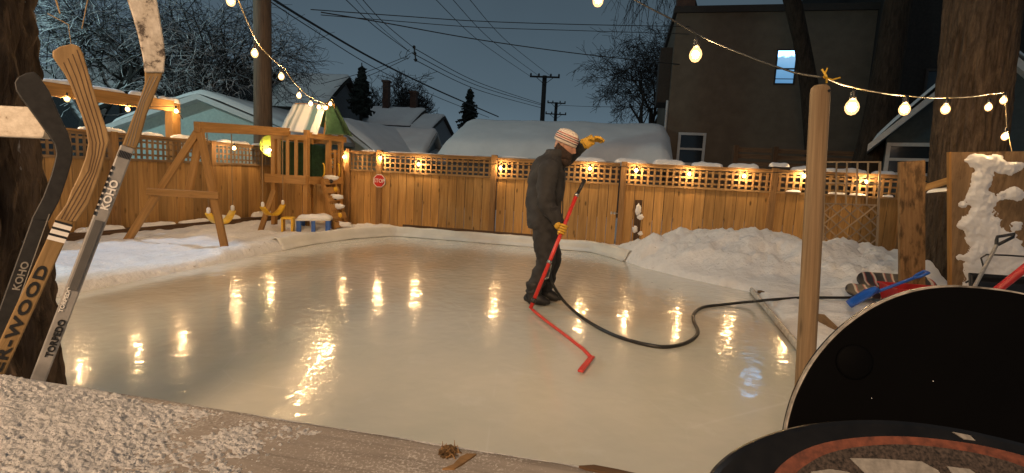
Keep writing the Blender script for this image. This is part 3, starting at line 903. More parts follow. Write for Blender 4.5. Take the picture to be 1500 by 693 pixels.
def swing(px0, px1, label, sag_px, zs):
    d = (b0 - a0); 
    def on_beam(px):
        lo, hi = 0.0, 1.0
        for _ in range(30):
            t = (lo + hi) / 2; p = a0 + d * t; x = 750 + F * (p - CAM).dot(RR) / (p - CAM).dot(_fw)
            lo, hi = (t, hi) if x < px else (lo, t)
        return a0 + d * lo
    p, q = on_beam(px0), on_beam(px1)
    o = thing('belt_swing', label, 'swing', V((*((p + q) / 2).xy, 0)), 'yellow belt swings')
    pb, qb = V((p.x, p.y, zs + .12)), V((q.x, q.y, zs + .12))
    for a, b in ((p, pb), (q, qb)):
        m = MB(); m.tube([a - ZU * .08, b + ZU * .02], .008, 6); r = m.build('rope', M['post'], o)
        m = MB(); m.lathe(b + ZU * .0, [(.02, -.02), (.028, 0), (.028, .05), (.015, .07)], 10); m.build('clip', M['white_text'], r)
    m = MB(); ex = (qb - pb).normalized(); sd = ex.cross(ZU); L = (qb - pb).length
    n = 16; vs = []
    for i in range(n + 1):
        u = i / n; z = -.17 * (1 - abs(2 * u - 1) ** 2.2)
        for s_ in (-1, 1):
            w_s = .05 + .03 * (1 - abs(2 * u - 1))
            vs.append(pb.lerp(qb, u) + ZU * z + sd * (s_ * w_s) - ZU * (.012 if s_ else 0))
    m.add(vs, [(2 * i, 2 * i + 1, 2 * i + 3, 2 * i + 2) for i in range(n)])
    ob = m.build('seat', M['yellow'], o, smooth=True); s_ = ob.modifiers.new('s', 'SOLIDIFY'); s_.thickness = .022
swing(303, 339, 'nearer yellow belt swing between the A-frame legs', 0, .39)
swing(384, 414, 'farther yellow belt swing beside the play tower', 0, .40)

def kids_table():
    g0 = ground(433, 343, .02); g1 = ground(484, 341, .02); Y = 9.55
    A, B = at(433, 322, Y), at(484, 322, Y + .12)
    d = (B - A).normalized(); sd = ZU.cross(d)
    o = thing('kids_table', 'small blue legged plastic table under the play tower', 'table', V((*((A + B) / 2).xy, 0)))
    m = MB(); cc = (A + B) / 2 + sd * .2; L = (B - A).length
    m.box(cc, L, .45, .045, (d, sd, ZU)); m.build('tabletop', M['liner'], o, bevel=.015)
    for u in (.08, .92):
        for w in (.03, .37):
            p = A.lerp(B, u) + sd * w; m = MB(); m.box(V((p.x, p.y, p.z / 2 - .01)), .085, .05, p.z - .02, (d, sd, ZU)); m.build('leg', M['blue2'], o, bevel=.01)
    for u in (.5,):
        p = A.lerp(B, u) + sd * .03; m = MB(); m.box(V((p.x, p.y, p.z / 2)), .07, .05, p.z, (d, sd, ZU)); m.build('leg', M['blue2'], o)
    loaf(A + sd * .2 + ZU * .024, B + sd * .2 + ZU * .024, .07, .42, 'low cap of snow on the small blue table', None)
    m = MB(); p = at(422, 328, Y - .1); o2 = thing('toy_stool', 'small yellow plastic stool left of the blue table', 'stool', V((p.x, p.y, 0)))
    m.box(V((p.x, p.y, .29)), .21, .2, .04, (d, sd, ZU)); m.build('seat', M['yellow'], o2, bevel=.01)
    for u in (-1, 1):
        m = MB(); m.box(V((p.x, p.y, .14)) + d * (u * .085), .035, .19, .27, (d, sd, ZU)); m.build('side_panel', M['yellow'], o2, bevel=.008)
kids_table()
p = at(398, 214, 11.0); q = LF_N.lerp(inw, .5).normalized()
o = thing('disc_sled', 'lime green disc hanging at the fence corner behind the bulb', 'sled', p)
m = MB(); Xq = q.cross(ZU).normalized(); m.lathe(p, [(.0, -.05), (.12, -.045), (.2, -.02), (.235, .01), (.24, .018), (.22, .012), (.12, -.02), (0, -.03)], 28, (Xq, ZU, q)); m.build('disc', M['saucer'], o, smooth=True)
m = MB(); m.tube([p + ZU * .22, p + ZU * .34 - q * .05], .006, 6); m.build('cord', M['wire_warm'], o)

# ------------------------------------------------------------------ pergola beam on the left
def pergola():
    e = at(262, 157, 9.35); s0 = at(60, 129, 7.35)
    o = thing('pergola', 'orange timber beam on a post rising behind the left fence', 'pergola', V((e.x, e.y, 0)))
    m = MB(); m.beam(s0 - (e - s0).normalized() * 1.5, e - (e - s0).normalized() * .12, .09, .19); m.build('beam', M['play'], o, bevel=.008)
    p = at(253, 170, 9.32); m = MB(); m.box(V((p.x, p.y, (e.z - .0 + .06) / 2)), .17, .17, e.z + .06, (U3, VV, ZU)); m.build('post', M['play'], o, bevel=.008)
    d = (e - s0).normalized(); L = (e - s0).length
    for i, (a, b, h) in enumerate(((.0, .28, .06), (.3, .55, .05), (.58, .80, .07), (.82, .95, .05))):
        pa, pb = s0 + d * (L * a) + ZU * .096, s0 + d * (L * b) + ZU * .096
        loaf(pa, pb, h, .10, 'strip of snow on the orange pergola beam', 'snow strips on the pergola beam')
    t = V((p.x, p.y, e.z + .061)); loaf(t - U3 * .11, t + U3 * .11, .10, .2, 'rounded cap of snow on the orange pergola post', None)
    return s0, e, d
ps, pe, pd = pergola()

# ------------------------------------------------------------------ string lights
def bulb_part(root, p, r=.036, tilt=None, drop=.05):
    m = MB(); up = tilt or ZU
    X = up.orthogonal().normalized(); Y = up.cross(X)
    pr = [(0, -r * 1.25), (r * .55, -r * 1.05), (r * .9, -r * .55), (r, 0), (r * .85, r * .55), (r * .5, r * 1.05), (r * .38, r * 1.3)]
    m.lathe(p, pr, 10, (X, Y, up)); b = m.build('bulb', M['bulb'], root, smooth=True)
    m = MB(); rc = .0205; m.lathe(p, [(0, -rc * 1.1), (rc * .7, -rc * .75), (rc, 0), (rc * .7, rc * .75), (0, rc * 1.1)], 8, (X, Y, up)); m.build('filament', M['filament'], b, smooth=True)
    m = MB(); m.lathe(p + up * r * 1.2, [(r * .45, 0), (r * .5, r * .3), (r * .5, r * 1.1), (r * .2, r * 1.5)], 8, (X, Y, up)); m.build('socket', M['black_plastic'], b, smooth=True)
    return b
def catenary(pts, sag=.03, n=8):
    out = []
    for a, b in zip(pts[:-1], pts[1:]):
        L = (b - a).length
        for i in range(n):
            t = i / n; out.append(a.lerp(b, t) - ZU * (sag * L * 4 * t * (1 - t)))
    out.append(pts[-1]); return out
def light_string(label, bulbs, path, r=.036, drop=.06, cable_r=.006, mat='wire', sag=.03):
    o = thing('light_string', label, 'string lights', path[0], 'strings of warm bulbs')
    m = MB(); m.tube(catenary(path, sag), cable_r, 6); m.build('cable', M[mat], o, smooth=True)
    for p in bulbs: bulb_part(o, p, r)
    return o
off = inw * .13
BP_ = BF_P + off
def fb(px, py): return onplane(px, py, BP_, BF_N)
bk = [fb(*q) for q in ((503, 230), (557, 232), (613, 241), (733, 246), (864, 247), (932, 250), (1010, 255), (1090, 258), (1178, 258), (1270, 266))]
pth = []
for p in bk: pth += [p + ZU * .085]
pth = [bk[0] + ZU * .085 - U3 * .7] + pth + [bk[-1] + ZU * .085 + U3 * .8]
light_string('string of warm bulbs along the back fence top', bk, pth, sag=.02)
lfb = [at(343, 217, 10.0), at(395, 220, 10.9)]
light_string('short string of warm bulbs at the left fence corner', lfb, [at(300, 204, 9.4)] + [p + ZU * .085 for p in lfb] + [at(415, 214, 11.1)])
pb_ = [at(98, 145, 7.62), at(187, 160, 8.45), at(258, 163, 9.1)]
light_string('string of warm bulbs on the orange pergola beam', pb_, [at(20, 128, 7.2)] + [p + ZU * .085 for p in pb_] + [at(268, 175, 9.15)])
lo = [((484, 152), 10.3), ((477, 158), 9.8), ((467, 157), 9.15), ((455, 152), 8.4), ((438, 140), 7.5), ((412, 112), 6.4), ((373, 78), 5.3), ((338, 1), 4.3)]
lb = [at(*q, Y) for q, Y in lo]
lpth = [at(489, 150, 10.6)] + [at(q[0] + 1.5 + (3 if Y < 7 else 0), q[1] - 78 / Y, Y) for q, Y in lo]
light_string('string of warm bulbs sweeping from the play tower roof to top left', lb + [at(302, -85, 3.8), at(274, -175, 3.3), at(240, -300, 2.9)], lpth + [at(305, -110, 3.8), at(276, -205, 3.3), at(241, -335, 2.9)], mat='wire_warm', sag=.02, cable_r=.007)  # last three bulbs are unseen above the frame, assumed and added for light
# overhead string continued above the frame by assumed bulbs, added to light the ice
rp = at(1206, 117, 2.12)
rb_ = [at(1019, 80, 3.1), at(876, 0, 3.5)]
light_string('dark cable with two big bulbs rising from the round post', rb_ + [at(735, -150, 3.8), at(600, -290, 4.1), at(430, -420, 4.4)], [rp + ZU * .01, at(1162, 106, 2.4), at(1085, 78, 2.75), at(1023, 51, 3.1), at(980, 26, 3.2), at(930, 0, 3.35), at(880, -34, 3.5), at(738, -182, 3.8), at(602, -318, 4.1), at(430, -446, 4.4)], sag=.006, cable_r=.005)
po = [((1248, 157), 2.6), ((1325, 160), 3.3), ((1385, 160), 4.0), ((1448, 157), 5.1), ((1470, 147), 5.3), ((1472, 200), 5.2)]
pbs = [at(*q, Y) for q, Y in po]
light_string('string of warm bulbs from the round post to the big tree', pbs, [rp + ZU * .01, at(1250, 128, 2.6), at(1326, 140, 3.3), at(1386, 143, 4.0), at(1448, 138, 5.1), at(1472, 135, 5.3), at(1475, 188, 5.2), at(1483, 225, 5.3)], r=.032, mat='wire_warm', sag=.006, cable_r=.004)

# round post
pt = at(1202, 124, 2.12); pbm = at(1177, 590, 2.12)
d = (pt - pbm).normalized(); base = pbm - d * .52
o = thing('round_post', 'pale peeled round wooden post with string lights tied to its top', 'post', base)
m = MB(); r_ = .0365; Lp = (pt - base).length; X = d.orthogonal().normalized(); Y_ = d.cross(X)
m.lathe(base, [(r_ * 1.03, 0), (r_ * 1.02, Lp * .4), (r_, Lp * .7), (r_ * .98, Lp - .03), (r_ * .9, Lp - .012), (r_ * .6, Lp - .002), (0, Lp)], 28, (X, Y_, d))
for i, p in enumerate(m.v): m.g[i] = V(((p - base).dot(X) * 1.8, (p - base).dot(Y_) * 1.8, (p - base).dot(d)))
m.build('pole', M['post'], o, smooth=True)
m = MB(); q = at(1206, 135, 2.12) + V((0, -.036, 0)); m.lathe(q, [(.005, 0), (.005, .004)], 10, (V((1, 0, 0)), V((0, 0, 1)), V((0, -1, 0)))); m.build('nail_hole', M['black_plastic'], o)
m = MB(); q = rp + ZU * .01; m.tube([q - V((.01, 0, -.03)), q + V((0, -.02, 0)), q + V((.015, .0, -.02))], .004, 6); m.tube([q, q + V((.03, -.01, -.01)), q + V((.06, -.01, .0))], .003, 5); m.tube([q, q + V((.005, -.01, .035))], .003, 5); m.build('yellow_tie', M['yellow'], o)

# ------------------------------------------------------------------ trees
def bare_tree(name, label, base, height, r0, spread, mat_t, mat_c, seed, levels=5, trunk_h=.3, lean=(0, 0), kids=(3, 4, 4, 4, 3), group=None, droop=0.0, twig=.006, cat='tree', gnarl=.35, flat=1.0):
    rnd = random.Random(seed)
    o = thing(name, label, cat, base, group)
    tr = MB(); cr = MB()
    def limb(p, d, L, r, lv):
        n = 5 if lv < 3 else 3
        pts = [p]; rad = [r]; dd = d.copy(); q = p.copy()
        for i in range(n):
            jit = V((rnd.gauss(0, 1), rnd.gauss(0, 1), rnd.gauss(0, .8))) * gnarl * (.5 if lv == 0 else 1)
            dd = (dd + jit * .45 + ZU * ((.10 if lv < 3 else -droop))).normalized()
            q = q + dd * (L / n); pts.append(q.copy()); rad.append(max(twig, r * (1 - .62 * (i + 1) / n)))
        (tr if lv == 0 else cr).tube(pts, rad, 9 if lv == 0 else (6 if lv == 1 else (4 if lv < 4 else 3)), cap=(lv < 2))
        if lv >= levels: return
        k = kids[min(lv, len(kids) - 1)]
        for j in range(k):
            t = (.35 + .65 * (j + rnd.random()) / k) if lv else (.55 + .45 * (j + rnd.random()) / k)
            i = min(n - 1, int(t * n)); f = t * n - i
            b = pts[i].lerp(pts[min(n, i + 1)], f)
            ang = rnd.uniform(.5, 1.05); az = rnd.uniform(0, 2 * pi)
            a = dd.orthogonal().normalized(); c_ = dd.cross(a)
            nd = (dd * cos(ang) + (a * cos(az) + c_ * sin(az)) * sin(ang)); nd.z *= flat; nd.normalize()
            limb(b, nd, L * rnd.uniform(.55, .8) * (spread if lv == 0 else 1), rad[i] * rnd.uniform(.45, .65), lv + 1)
    d0 = V((lean[0], lean[1], 1)).normalized()
    limb(V(base), d0, height * trunk_h, r0, 0)
    tr.build('trunk', mat_t, o, smooth=True)
    cr.build('crown', mat_c, o, smooth=False)
    return o
def gp(px, Y, z=0.0):
    """point at image column px on the ground at distance Y"""
    d = ray(px, 260); return V((d.x / d.y * Y, Y, z))
bare_tree('bare_tree', 'broad frosted bare tree spreading behind the left fence', gp(262, 18), 12.0, .42, 1.2, M['frost'], M['frost'], 3, 5, .28, (-.1, 0), (7, 6, 5, 5, 4), None, .06, .007, gnarl=.5, flat=.75)
bare_tree('bare_tree', 'dense dark bare tree at the far left edge behind the pergola', gp(110, 15.5), 10.0, .34, 1.1, M['frost'], M['frost'], 21, 5, .32, (.1, 0), (5, 5, 5, 4, 4), None, .06, .006, gnarl=.5, flat=.8)
bare_tree('bare_tree', 'round bare tree far behind the house with chimneys', gp(603, 46), 14.5, .34, .85, M['twig'], M['twig'], 5, 6, .30, (0, 0), (7, 5, 4, 4, 3, 3), None, -.02, .016, gnarl=.3)
bare_tree('bare_tree', 'bare tree against the sky left of the tall stucco building', gp(955, 29), 15.0, .28, .8, M['twig'], M['twig'], 9, 6, .36, (-.1, 0), (6, 5, 4, 4, 3, 3), None, .04, .011, gnarl=.4)
# trunk and hanging boughs in front of the stucco building
def dark_trunk(label, pts, rad, seed):
    P = [at(px, py, Y) for px, py, Y in pts]
    b = V((P[-1].x, P[-1].y, 0))
    o = thing('bare_tree', label, 'tree', b)
    m = MB(); m.tube(P + [b], rad + [rad[-1] * 1.1], 12); m.build('trunk', M['bark3'], o, smooth=True)
    rnd = random.Random(seed); c = MB()
    def tw(p, d, L, r, lv):
        q = [p]; dd = d.copy()
        for i in range(4):
            dd = (dd + V((rnd.gauss(0, .22), rnd.gauss(0, .22), rnd.gauss(-.02, .2)))).normalized(); q.append(q[-1] + dd * L / 4)
        c.tube(q, [r, r * .8, r * .65, r * .5, r * .35], 4, cap=False)
        if lv < 3:
            for k_ in range(4):
                i = rnd.randint(1, 4); nd = (dd + V((rnd.gauss(0, .6), rnd.gauss(0, .6), rnd.gauss(-.1, .5)))).normalized()
                tw(q[i], nd, L * .62, r * .5, lv + 1)
    for i in range(7):
        p = P[0].lerp(P[1], rnd.random()) ; tw(p, V((rnd.uniform(-1, .6), rnd.uniform(-.3, .5), rnd.uniform(-.1, .9))).normalized(), rnd.uniform(1.6, 2.8), .05, 0)
    c.build('crown', M['twig'], o)
dark_trunk('leaning dark tree trunk crossing the wall right of the lit window', [(1140, -120, 15.5), (1158, -10, 15.5), (1174, 60, 15.5), (1186, 130, 15.5), (1196, 235, 15.5)], [.22, .24, .22, .25, .30], 4)
dark_trunk('faint dark trunk between the round post and the big tree', [(1335, -120, 11.5), (1318, -10, 11.5), (1300, 100, 11.5), (1285, 190, 11.5), (1275, 240, 11.5)], [.24, .26, .28, .32, .36], 8)
# drooping birch twigs from the top of the frame
o = thing('bare_tree', 'drooping thin boughs hanging above the tall building corner', 'tree', gp(1012, 23))
m = MB(); tp_ = [gp(1040, 24), at(1030, 60, 24), at(1000, -60, 24), at(960, -90, 24)]; m.tube(tp_, [.2, .16, .1, .05], 8); m.build('trunk', M['twig'], o)
m = MB(); rnd = random.Random(2)
for i in range(46):
    p = at(rnd.uniform(925, 1000), rnd.uniform(-90, -20), rnd.uniform(23, 25)); q = [p]; dd = V((rnd.gauss(-.15, .25), 0, -1)).normalized()
    for j in range(5):
        dd = (dd + V((rnd.gauss(0, .18), rnd.gauss(0, .15), rnd.gauss(-.1, .12)))).normalized(); q.append(q[-1] + dd * rnd.uniform(.3, .75))
    m.tube(q, [.016, .014, .012, .010, .009, .007], 4, cap=False)
    for j in (1, 2, 3, 4):
        e = q[j] + V((rnd.gauss(0, .25), rnd.gauss(0, .2), -rnd.uniform(.2, .7))); m.tube([q[j], q[j].lerp(e, .5) + V((.04, 0, 0)), e], [.009, .008, .006], 3, cap=False)
m.build('crown', M['twig'], o)

def conifer(label, px, ytop, ybot, Y, halfw, seed):
    rnd = random.Random(seed); top = at(px, ytop, Y); bot = at(px, ybot, Y)
    b = V((top.x, top.y, 0)); o = thing('conifer_tree', label, 'tree', b)
    m = MB(); m.tube([b, V((top.x, top.y, top.z))], [.18, .03], 8); m.build('trunk', M['util_far'], o)
    c = MB(); hh = top.z - bot.z; w = halfw / F * Y
    n = 24
    for i in range(n):
        t = i / (n - 1); z = top.z - .2 - hh * 1.1 * t
        R = w * (.18 + .95 * t ** .7) * rnd.uniform(.65, 1.15)
        for k_ in range(9):
            q = 2 * pi * (k_ + rnd.random()) / 9; L = R * rnd.uniform(.55, 1.1); dv = V((cos(q), sin(q), 0)); p0 = V((b.x, b.y, z + rnd.uniform(-.1, .1)))
            s_ = ZU.cross(dv)
            for e in range(6):
                u = (e + .6) / 6; pc_ = p0 + dv * (L * u) - ZU * (.22 * L * u * u) + ZU * (.10 * L * max(0, u - .6))
                ww = .30 * L * (1.1 - u) + .10
                j1 = V((rnd.gauss(0, .05), rnd.gauss(0, .05), rnd.gauss(0, .06)))
                c.add([pc_ - dv * (L * .12), pc_ + s_ * ww + j1 - ZU * .12, pc_ + dv * (L * .16) - ZU * .04, pc_ - s_ * ww - ZU * .12 - j1, pc_ - ZU * (.16 + .1 * rnd.random())],
                      [(0, 1, 4), (1, 2, 4), (2, 3, 4), (3, 0, 4), (0, 3, 2, 1)])
    c.build('crown', M['conifer'], o)
conifer('ragged spruce standing beside the house chimney', 530, 92, 150, 31, 17, 1)
conifer('neat small spruce left of the snowy garage roof', 689, 128, 178, 44, 17, 2)

# ------------------------------------------------------------------ neighbouring buildings
def snow_roof(root, o0, X, Y, L, W, eave, ridge, th, name='roof_snow', over=.0, nx=40, ny=30, mat='roof_snow', lumps=.03):
    """snow blanket over a gable roof; o0 = corner, X along the ridge, Y across"""
    def top(u, v):
        x, y = u * L, v * W
        e = min(x, L - x, y, W - y); t = min(1, e / (th * 1.3)); rr_ = sqrt(max(0, 1 - (1 - t) ** 2))
        z = eave + (ridge - eave) * (1 - abs(2 * v - 1) ** 1.15)
        p = o0 + X * x + Y * y
        return p + ZU * (z + th * rr_ * (1 + lumps * 4 * noise.noise(p * .7)) + lumps * noise.noise(p * 2.2))
    m = MB(); m.grid(top, nx, ny)
    m.grid(lambda u, v: o0 + X * (u * L) + Y * (v * W) + ZU * (eave + (ridge - eave) * (1 - abs(2 * v - 1) ** 1.15) - .002), nx, ny)
    return m.build(name, M[mat], root, smooth=True)
def window(root, c, X, Nn, w, h, fm, pm, mid=True, fr=.07):
    f = MB(); ax = (X, Nn, ZU)
    for s_ in (-1, 1):
        f.box(c + X * (s_ * (w / 2 - fr / 2)) + Nn * .04, fr, .08, h, ax)
        f.box(c + ZU * (s_ * (h / 2 - fr / 2)) + Nn * .038, w - 2 * fr, .075, fr, ax)
    if mid: f.box(c + Nn * .036, w - 2 * fr, .07, fr * .8, ax)
    wf = f.build('window', fm, root)
    m = MB(); m.box(c + Nn * .01, w - fr, .012, h - fr, ax); m.build('pane', pm, wf)
    return wf
def house(name, label, cat, corner, X, L, W, eave, ridge, wall, th=.18, over=.35, wins=(), chim=(), roofmat='roof_snow', gable_trim=True):
    """corner = near-left ground corner; ridge along X; depth along Y = Z x X"""
    Y = ZU.cross(X); corner = V((corner[0], corner[1], 0))
    o = thing(name, label, cat, corner)
    m = MB(); P = lambda x, y, z: corner + X * x + Y * y + ZU * z
    vs = [P(0, 0, 0), P(L, 0, 0), P(L, W, 0), P(0, W, 0), P(0, 0, eave), P(L, 0, eave), P(L, W, eave), P(0, W, eave), P(0, W / 2, ridge - .06), P(L, W / 2, ridge - .06)]
    m.add(vs, [(0, 1, 5, 4), (1, 2, 6, 9, 5), (2, 3, 7, 6), (3, 0, 4, 8, 7)]); m.build('wall', wall, o)
    k_ = (ridge - eave) / (W / 2); m = MB()
    e0 = eave - k_ * over
    pro = [(-over, e0), (W / 2, ridge), (W + over, e0), (W + over, e0 - .14), (W / 2, ridge - .16), (-over, e0 - .14)]
    m.prism([P(-over, y, z) for y, z in pro], X * (L + 2 * over)); m.build('roof', M['soffit'] if gable_trim else M['dark_trim'], o)
    snow_roof(o, P(-over + .03, -over + .02, 0), X, Y, L + 2 * over - .06, W + 2 * over - .04, e0 + .004, ridge + .004, th, mat=roofmat)
    for side, a, z, w, h, fm, pm in wins:
        if side == 'f': window(o, P(a, 0, z), X, -Y, w, h, fm, pm)
        elif side == 'r': window(o, P(L, a, z), Y, X, w, h, fm, pm)
        else: window(o, P(0, a, z), -Y, -X, w, h, fm, pm)
    for a, b, w, z0, z1 in chim:
        m = MB(); m.box(P(a, b, (z0 + z1) / 2), w, w, z1 - z0, (X, Y, ZU)); m.box(P(a, b, z1 + .06), w + .14, w + .14, .12, (X, Y, ZU)); m.build('chimney', M['brown_wall'], o)
    return o
# long garage with a thick snow roof
ga = at(648, 222, 18.2)
house('garage', 'long low garage under a thick smooth blanket of snow behind the back fence', 'garage', (ga.x + .15, ga.y + .2), U3, 7.4, 5.2, 2.0, 3.02, M['dark_siding'], th=.42, over=.3)
# pale garage on the left, gable to the yard
gl = at(185, 190, 15.0)
Xg = VV.copy()
def gable_front(name, label, cat, pL, pR, pPk, depth, wall, th=.15, wins=(), zb=0.0, trim=True):
    """building whose gable faces the yard; pL, pR = eave points, pPk = peak point, ridge runs away"""
    d = V((pR.x - pL.x, pR.y - pL.y, 0)); W = d.length; Yd = d.normalized(); X = Yd.cross(ZU) * -1
    X = ZU.cross(Yd)
    eave = (pL.z + pR.z) / 2
    # ridge along X (away); across = Y must be Z x X = -Yd, so start at the right corner
    return house(name, label, cat, (pR.x, pR.y), X, depth, W, eave, pPk.z, wall, th, .3, wins, gable_trim=trim)
pk = at(308, 140, 15.2)
gable_front('garage', 'pale green garage with a wide snowy gable behind the left fence', 'garage', at(178, 172, 15.4), at(425, 200, 14.9), pk, 6.5, M['teal_wall'], th=.14)
# small gabled garages in the middle
gable_front('garage', 'steep snowy garage roof just right of the play tower', 'garage', at(436, 222, 19.5), at(556, 221, 18.5), at(514, 178, 19), 7, M['teal_wall'], th=.16)
gs = at(566, 224, 21.0)
house('garage', 'low snowy garage with a grey gable end left of the long garage', 'garage', (gs.x - 1.2, gs.y), V((.97, -.05, 0)).normalized(), 2.6, 4.2, 1.95, 3.0, M['grey_wall'], th=.16, over=.25)
# houses farther back
ha = at(392, 160, 29)
house('house', 'dark house with a long snowy roof behind the utility pole', 'house', (ha.x - 1.5, ha.y), V((.97, -.1, 0)).normalized(), 4.6, 6.0, 4.6, 6.6, M['grey_wall'], th=.15, over=.4,
      wins=[('f', 2.2, 3.6, .8, 1.4, M['dark_trim'], M['glass'])], gable_trim=False)
hb = at(524, 178, 34)
hbo = house('house', 'brown walled house with two chimneys and a small square window', 'house', (hb.x, hb.y), V((.98, -.12, 0)).normalized(), 3.3, 6.0, 4.2, 5.5, M['brown_wall'], th=.12, over=.35,
      wins=[('f', 2.45, 3.55, .5, .72, M['frame_grey'], M['glass']), ('r', 2.5, 2.6, 1.5, 1.6, M['dark_trim'], M['glass'])], chim=[(.9, 2.6, .42, 4.6, 7.2), (2.75, 3.0, .42, 4.8, 6.6)], gable_trim=False)
hd = at(597, 200, 33.4)
house('house', 'pale house with a dark upstairs window behind the low garage', 'house', (hd.x, hd.y), V((.98, -.12, 0)).normalized(), 1.45, 6.0, 4.0, 5.1, M['grey_wall'], th=.12, over=.2,
      wins=[('f', .75, 2.9, .6, 1.2, M['dark_trim'], M['glass'])], gable_trim=False)
hx = at(60, 120, 27)
house('house', 'dark house behind the frosted tree at the left edge', 'house', (hx.x - 1, hx.y), V((.97, -.1, 0)).normalized(), 11, 7.0, 4.8, 6.6, M['dark_siding'], th=.15, over=.4,
      wins=[('f', 6.0, 3.2, 1.0, 1.3, M['dark_trim'], M['glass']), ('f', 9.2, 3.4, 1.6, 1.0, M['dark_trim'], M['glass'])], gable_trim=False)
# tall stucco building
def tall():
    c0 = at(975, 215, 19.2); c0.z = 0; top0 = at(1000, 20, 19.2).z
    o = thing('apartment_building', 'tall brown stucco building with one lit blue window upstairs', 'building', c0)
    L, Dp = 6.4, 9.0; ax = (U3, VV, ZU)
    m = MB(); m.box(c0 + U3 * L / 2 + VV * Dp / 2 + ZU * top0 / 2, L, Dp, top0, ax); m.build('wall', M['stucco'], o)
    m = MB(); m.box(c0 + U3 * L / 2 + VV * Dp / 2 + ZU * (top0 + .11), L + .2, Dp + .2, .22, ax); m.build('parapet', M['dark_trim'], o)
    m = MB(); m.box(c0 + U3 * .3 + VV * .6 + ZU * (top0 + .75), .62, .8, 1.1, ax); m.build('chimney', M['brown_wall'], o)
    m = MB(); m.box(c0 - U3 * .22 + VV * 1.4 + ZU * 5.3, .42, 1.6, 2.0, ax); m.build('bay', M['dark_trim'], o)
    m = MB(); m.tube([c0 - U3 * .06 + VV * .12 + ZU * .2, c0 - U3 * .06 + VV * .12 + ZU * 4.3], .05, 8); m.build('downpipe', M['frame_grey'], o)
    P = c0; n = -VV
    def w(px, py): return onplane(px, py, P, VV)
    a, b = w(1139, 75), w(1162, 122); cc = (a + b) / 2; ww, hh = abs((b - a).dot(U3)) + .0, a.z - b.z + .06
    wf = MB(); fr = .045
    for s_ in (-1, 1):
        wf.box(cc + U3 * (s_ * (ww / 2)) + n * .02, fr, .06, hh + fr, ax); wf.box(cc + ZU * (s_ * hh / 2) + n * .018, ww - fr, .055, fr, ax)
    wf.box(cc + n * .016 - ZU * .06, ww - fr, .05, .05, ax); wf.box(cc + n * .014 - ZU * .40, ww - fr, .04, .025, ax)
    f = wf.build('window', M['dark_trim'], o)
    mm = MB(); mm.box(V((0, 0, .5)), ww - .02, .01, 1.0, ax)
    pane = MB(); pane.box(cc + n * .006, ww - .02, .01, hh - .02, ax); pob = pane.build('pane', M['lamp_win'], f)
    # object coordinates of the pane run 0..1 up its height
    o0 = origin(f); me = pob.data; zb_ = cc.z - hh / 2
    pob.location = V((cc.x, cc.y, zb_)) - o0
    for vtx in me.vertices:
        q = vtx.co + o0 - V((cc.x, cc.y, zb_)); vtx.co = V((q.x, q.y, q.z / hh))
    pob.scale = (1, 1, hh)
    a, b = w(994, 194), w(1030, 243); window(o, (a + b) / 2, U3, n, abs((b - a).dot(U3)), a.z - b.z, M['frame_grey'], M['glass'], True, .09)
    # dark taller wing to the right
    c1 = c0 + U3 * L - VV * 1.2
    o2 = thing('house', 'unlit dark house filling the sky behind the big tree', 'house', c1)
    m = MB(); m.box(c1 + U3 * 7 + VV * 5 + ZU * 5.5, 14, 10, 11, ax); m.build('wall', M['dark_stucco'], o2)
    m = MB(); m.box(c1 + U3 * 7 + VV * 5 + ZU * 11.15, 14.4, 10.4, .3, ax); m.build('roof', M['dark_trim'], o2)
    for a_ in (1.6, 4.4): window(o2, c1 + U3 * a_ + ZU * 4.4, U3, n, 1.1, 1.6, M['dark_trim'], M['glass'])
tall()
# wooden deck railing behind the fence, right
def railing():
    A, B = at(1076, 219, 13.2), at(1255, 226, 12.2)
    o = thing('deck_railing', 'dark wooden railing behind the fence under the tall building', 'railing', V((A.x, A.y, 0)))
    d = (B - A).normalized()
    for z in (0, -.16, -.34, -.55):
        m = MB(); m.beam(A + ZU * z, B + ZU * z, .04, .11); m.build('rail', M['dark_wood'], o)
    for t in (0, .34, .68, 1):
        p = A.lerp(B, t); m = MB(); m.box(V((p.x, p.y, p.z / 2 + .05)) - V((0, .06, 0)), .11, .1, p.z + .1); m.build('post', M['dark_wood'], o)
railing()
# teal house on the right, gable to the yard
RWIN = (2.35, 2.0)
pL = at(1302, 180, 10.6); 
gable_front('house', 'dark teal sided house with a snowy gable behind the big tree', 'house', pL, at(1600, 200, 9.0), at(1432, 66, 9.9), 7, M['teal_siding'], th=.10,
            wins=[('l', RWIN[0], RWIN[1], 1.0, .66, M['soffit'], M['glass'])])
def right_window():
    a, b = at(1318, 194, 10.3), at(1366, 246, 10.1); X = V((b.x - a.x, b.y - a.y, 0)).normalized()


# ------------------------------------------------------------------ poles and wires
def util_pole(label, px, ytop, Y, r, mat, arms=(), px_bot=None):
    t = at(px, ytop, Y); b = V((t.x, t.y, 0)); o = thing('utility_pole', label, 'utility pole', b)
    m = MB(); m.tube([b, b.lerp(t, .5), t], [r * 1.15, r * 1.05, r], 16); m.build('pole', mat, o, smooth=True)
    for dz, w, sl in arms:
        m = MB(); X = V((cos(sl), sin(sl), 0)); m.beam(t - ZU * dz - X * w / 2 - V((0, r, 0)), t - ZU * dz + X * w / 2 - V((0, r, 0)), .1, .12, (0, 1, 0)); a = m.build('crossarm', mat, o)
        for k_ in (-.47, -.2, .2, .47):
            m = MB(); m.lathe(t - ZU * (dz - .06) + X * (w * k_) - V((0, r, 0)), [(.05, 0), (.07, .05), (.07, .13), (.03, .2)], 8); m.build('insulator', M['util_far'], a)
        for s_ in (-1, 1):
            m = MB(); m.tube([t - ZU * (dz + .55) - V((0, r, 0)), t - ZU * (dz + .05) + X * (s_ * w * .28) - V((0, r, 0))], .025, 5); m.build('brace', mat, o)
    return t
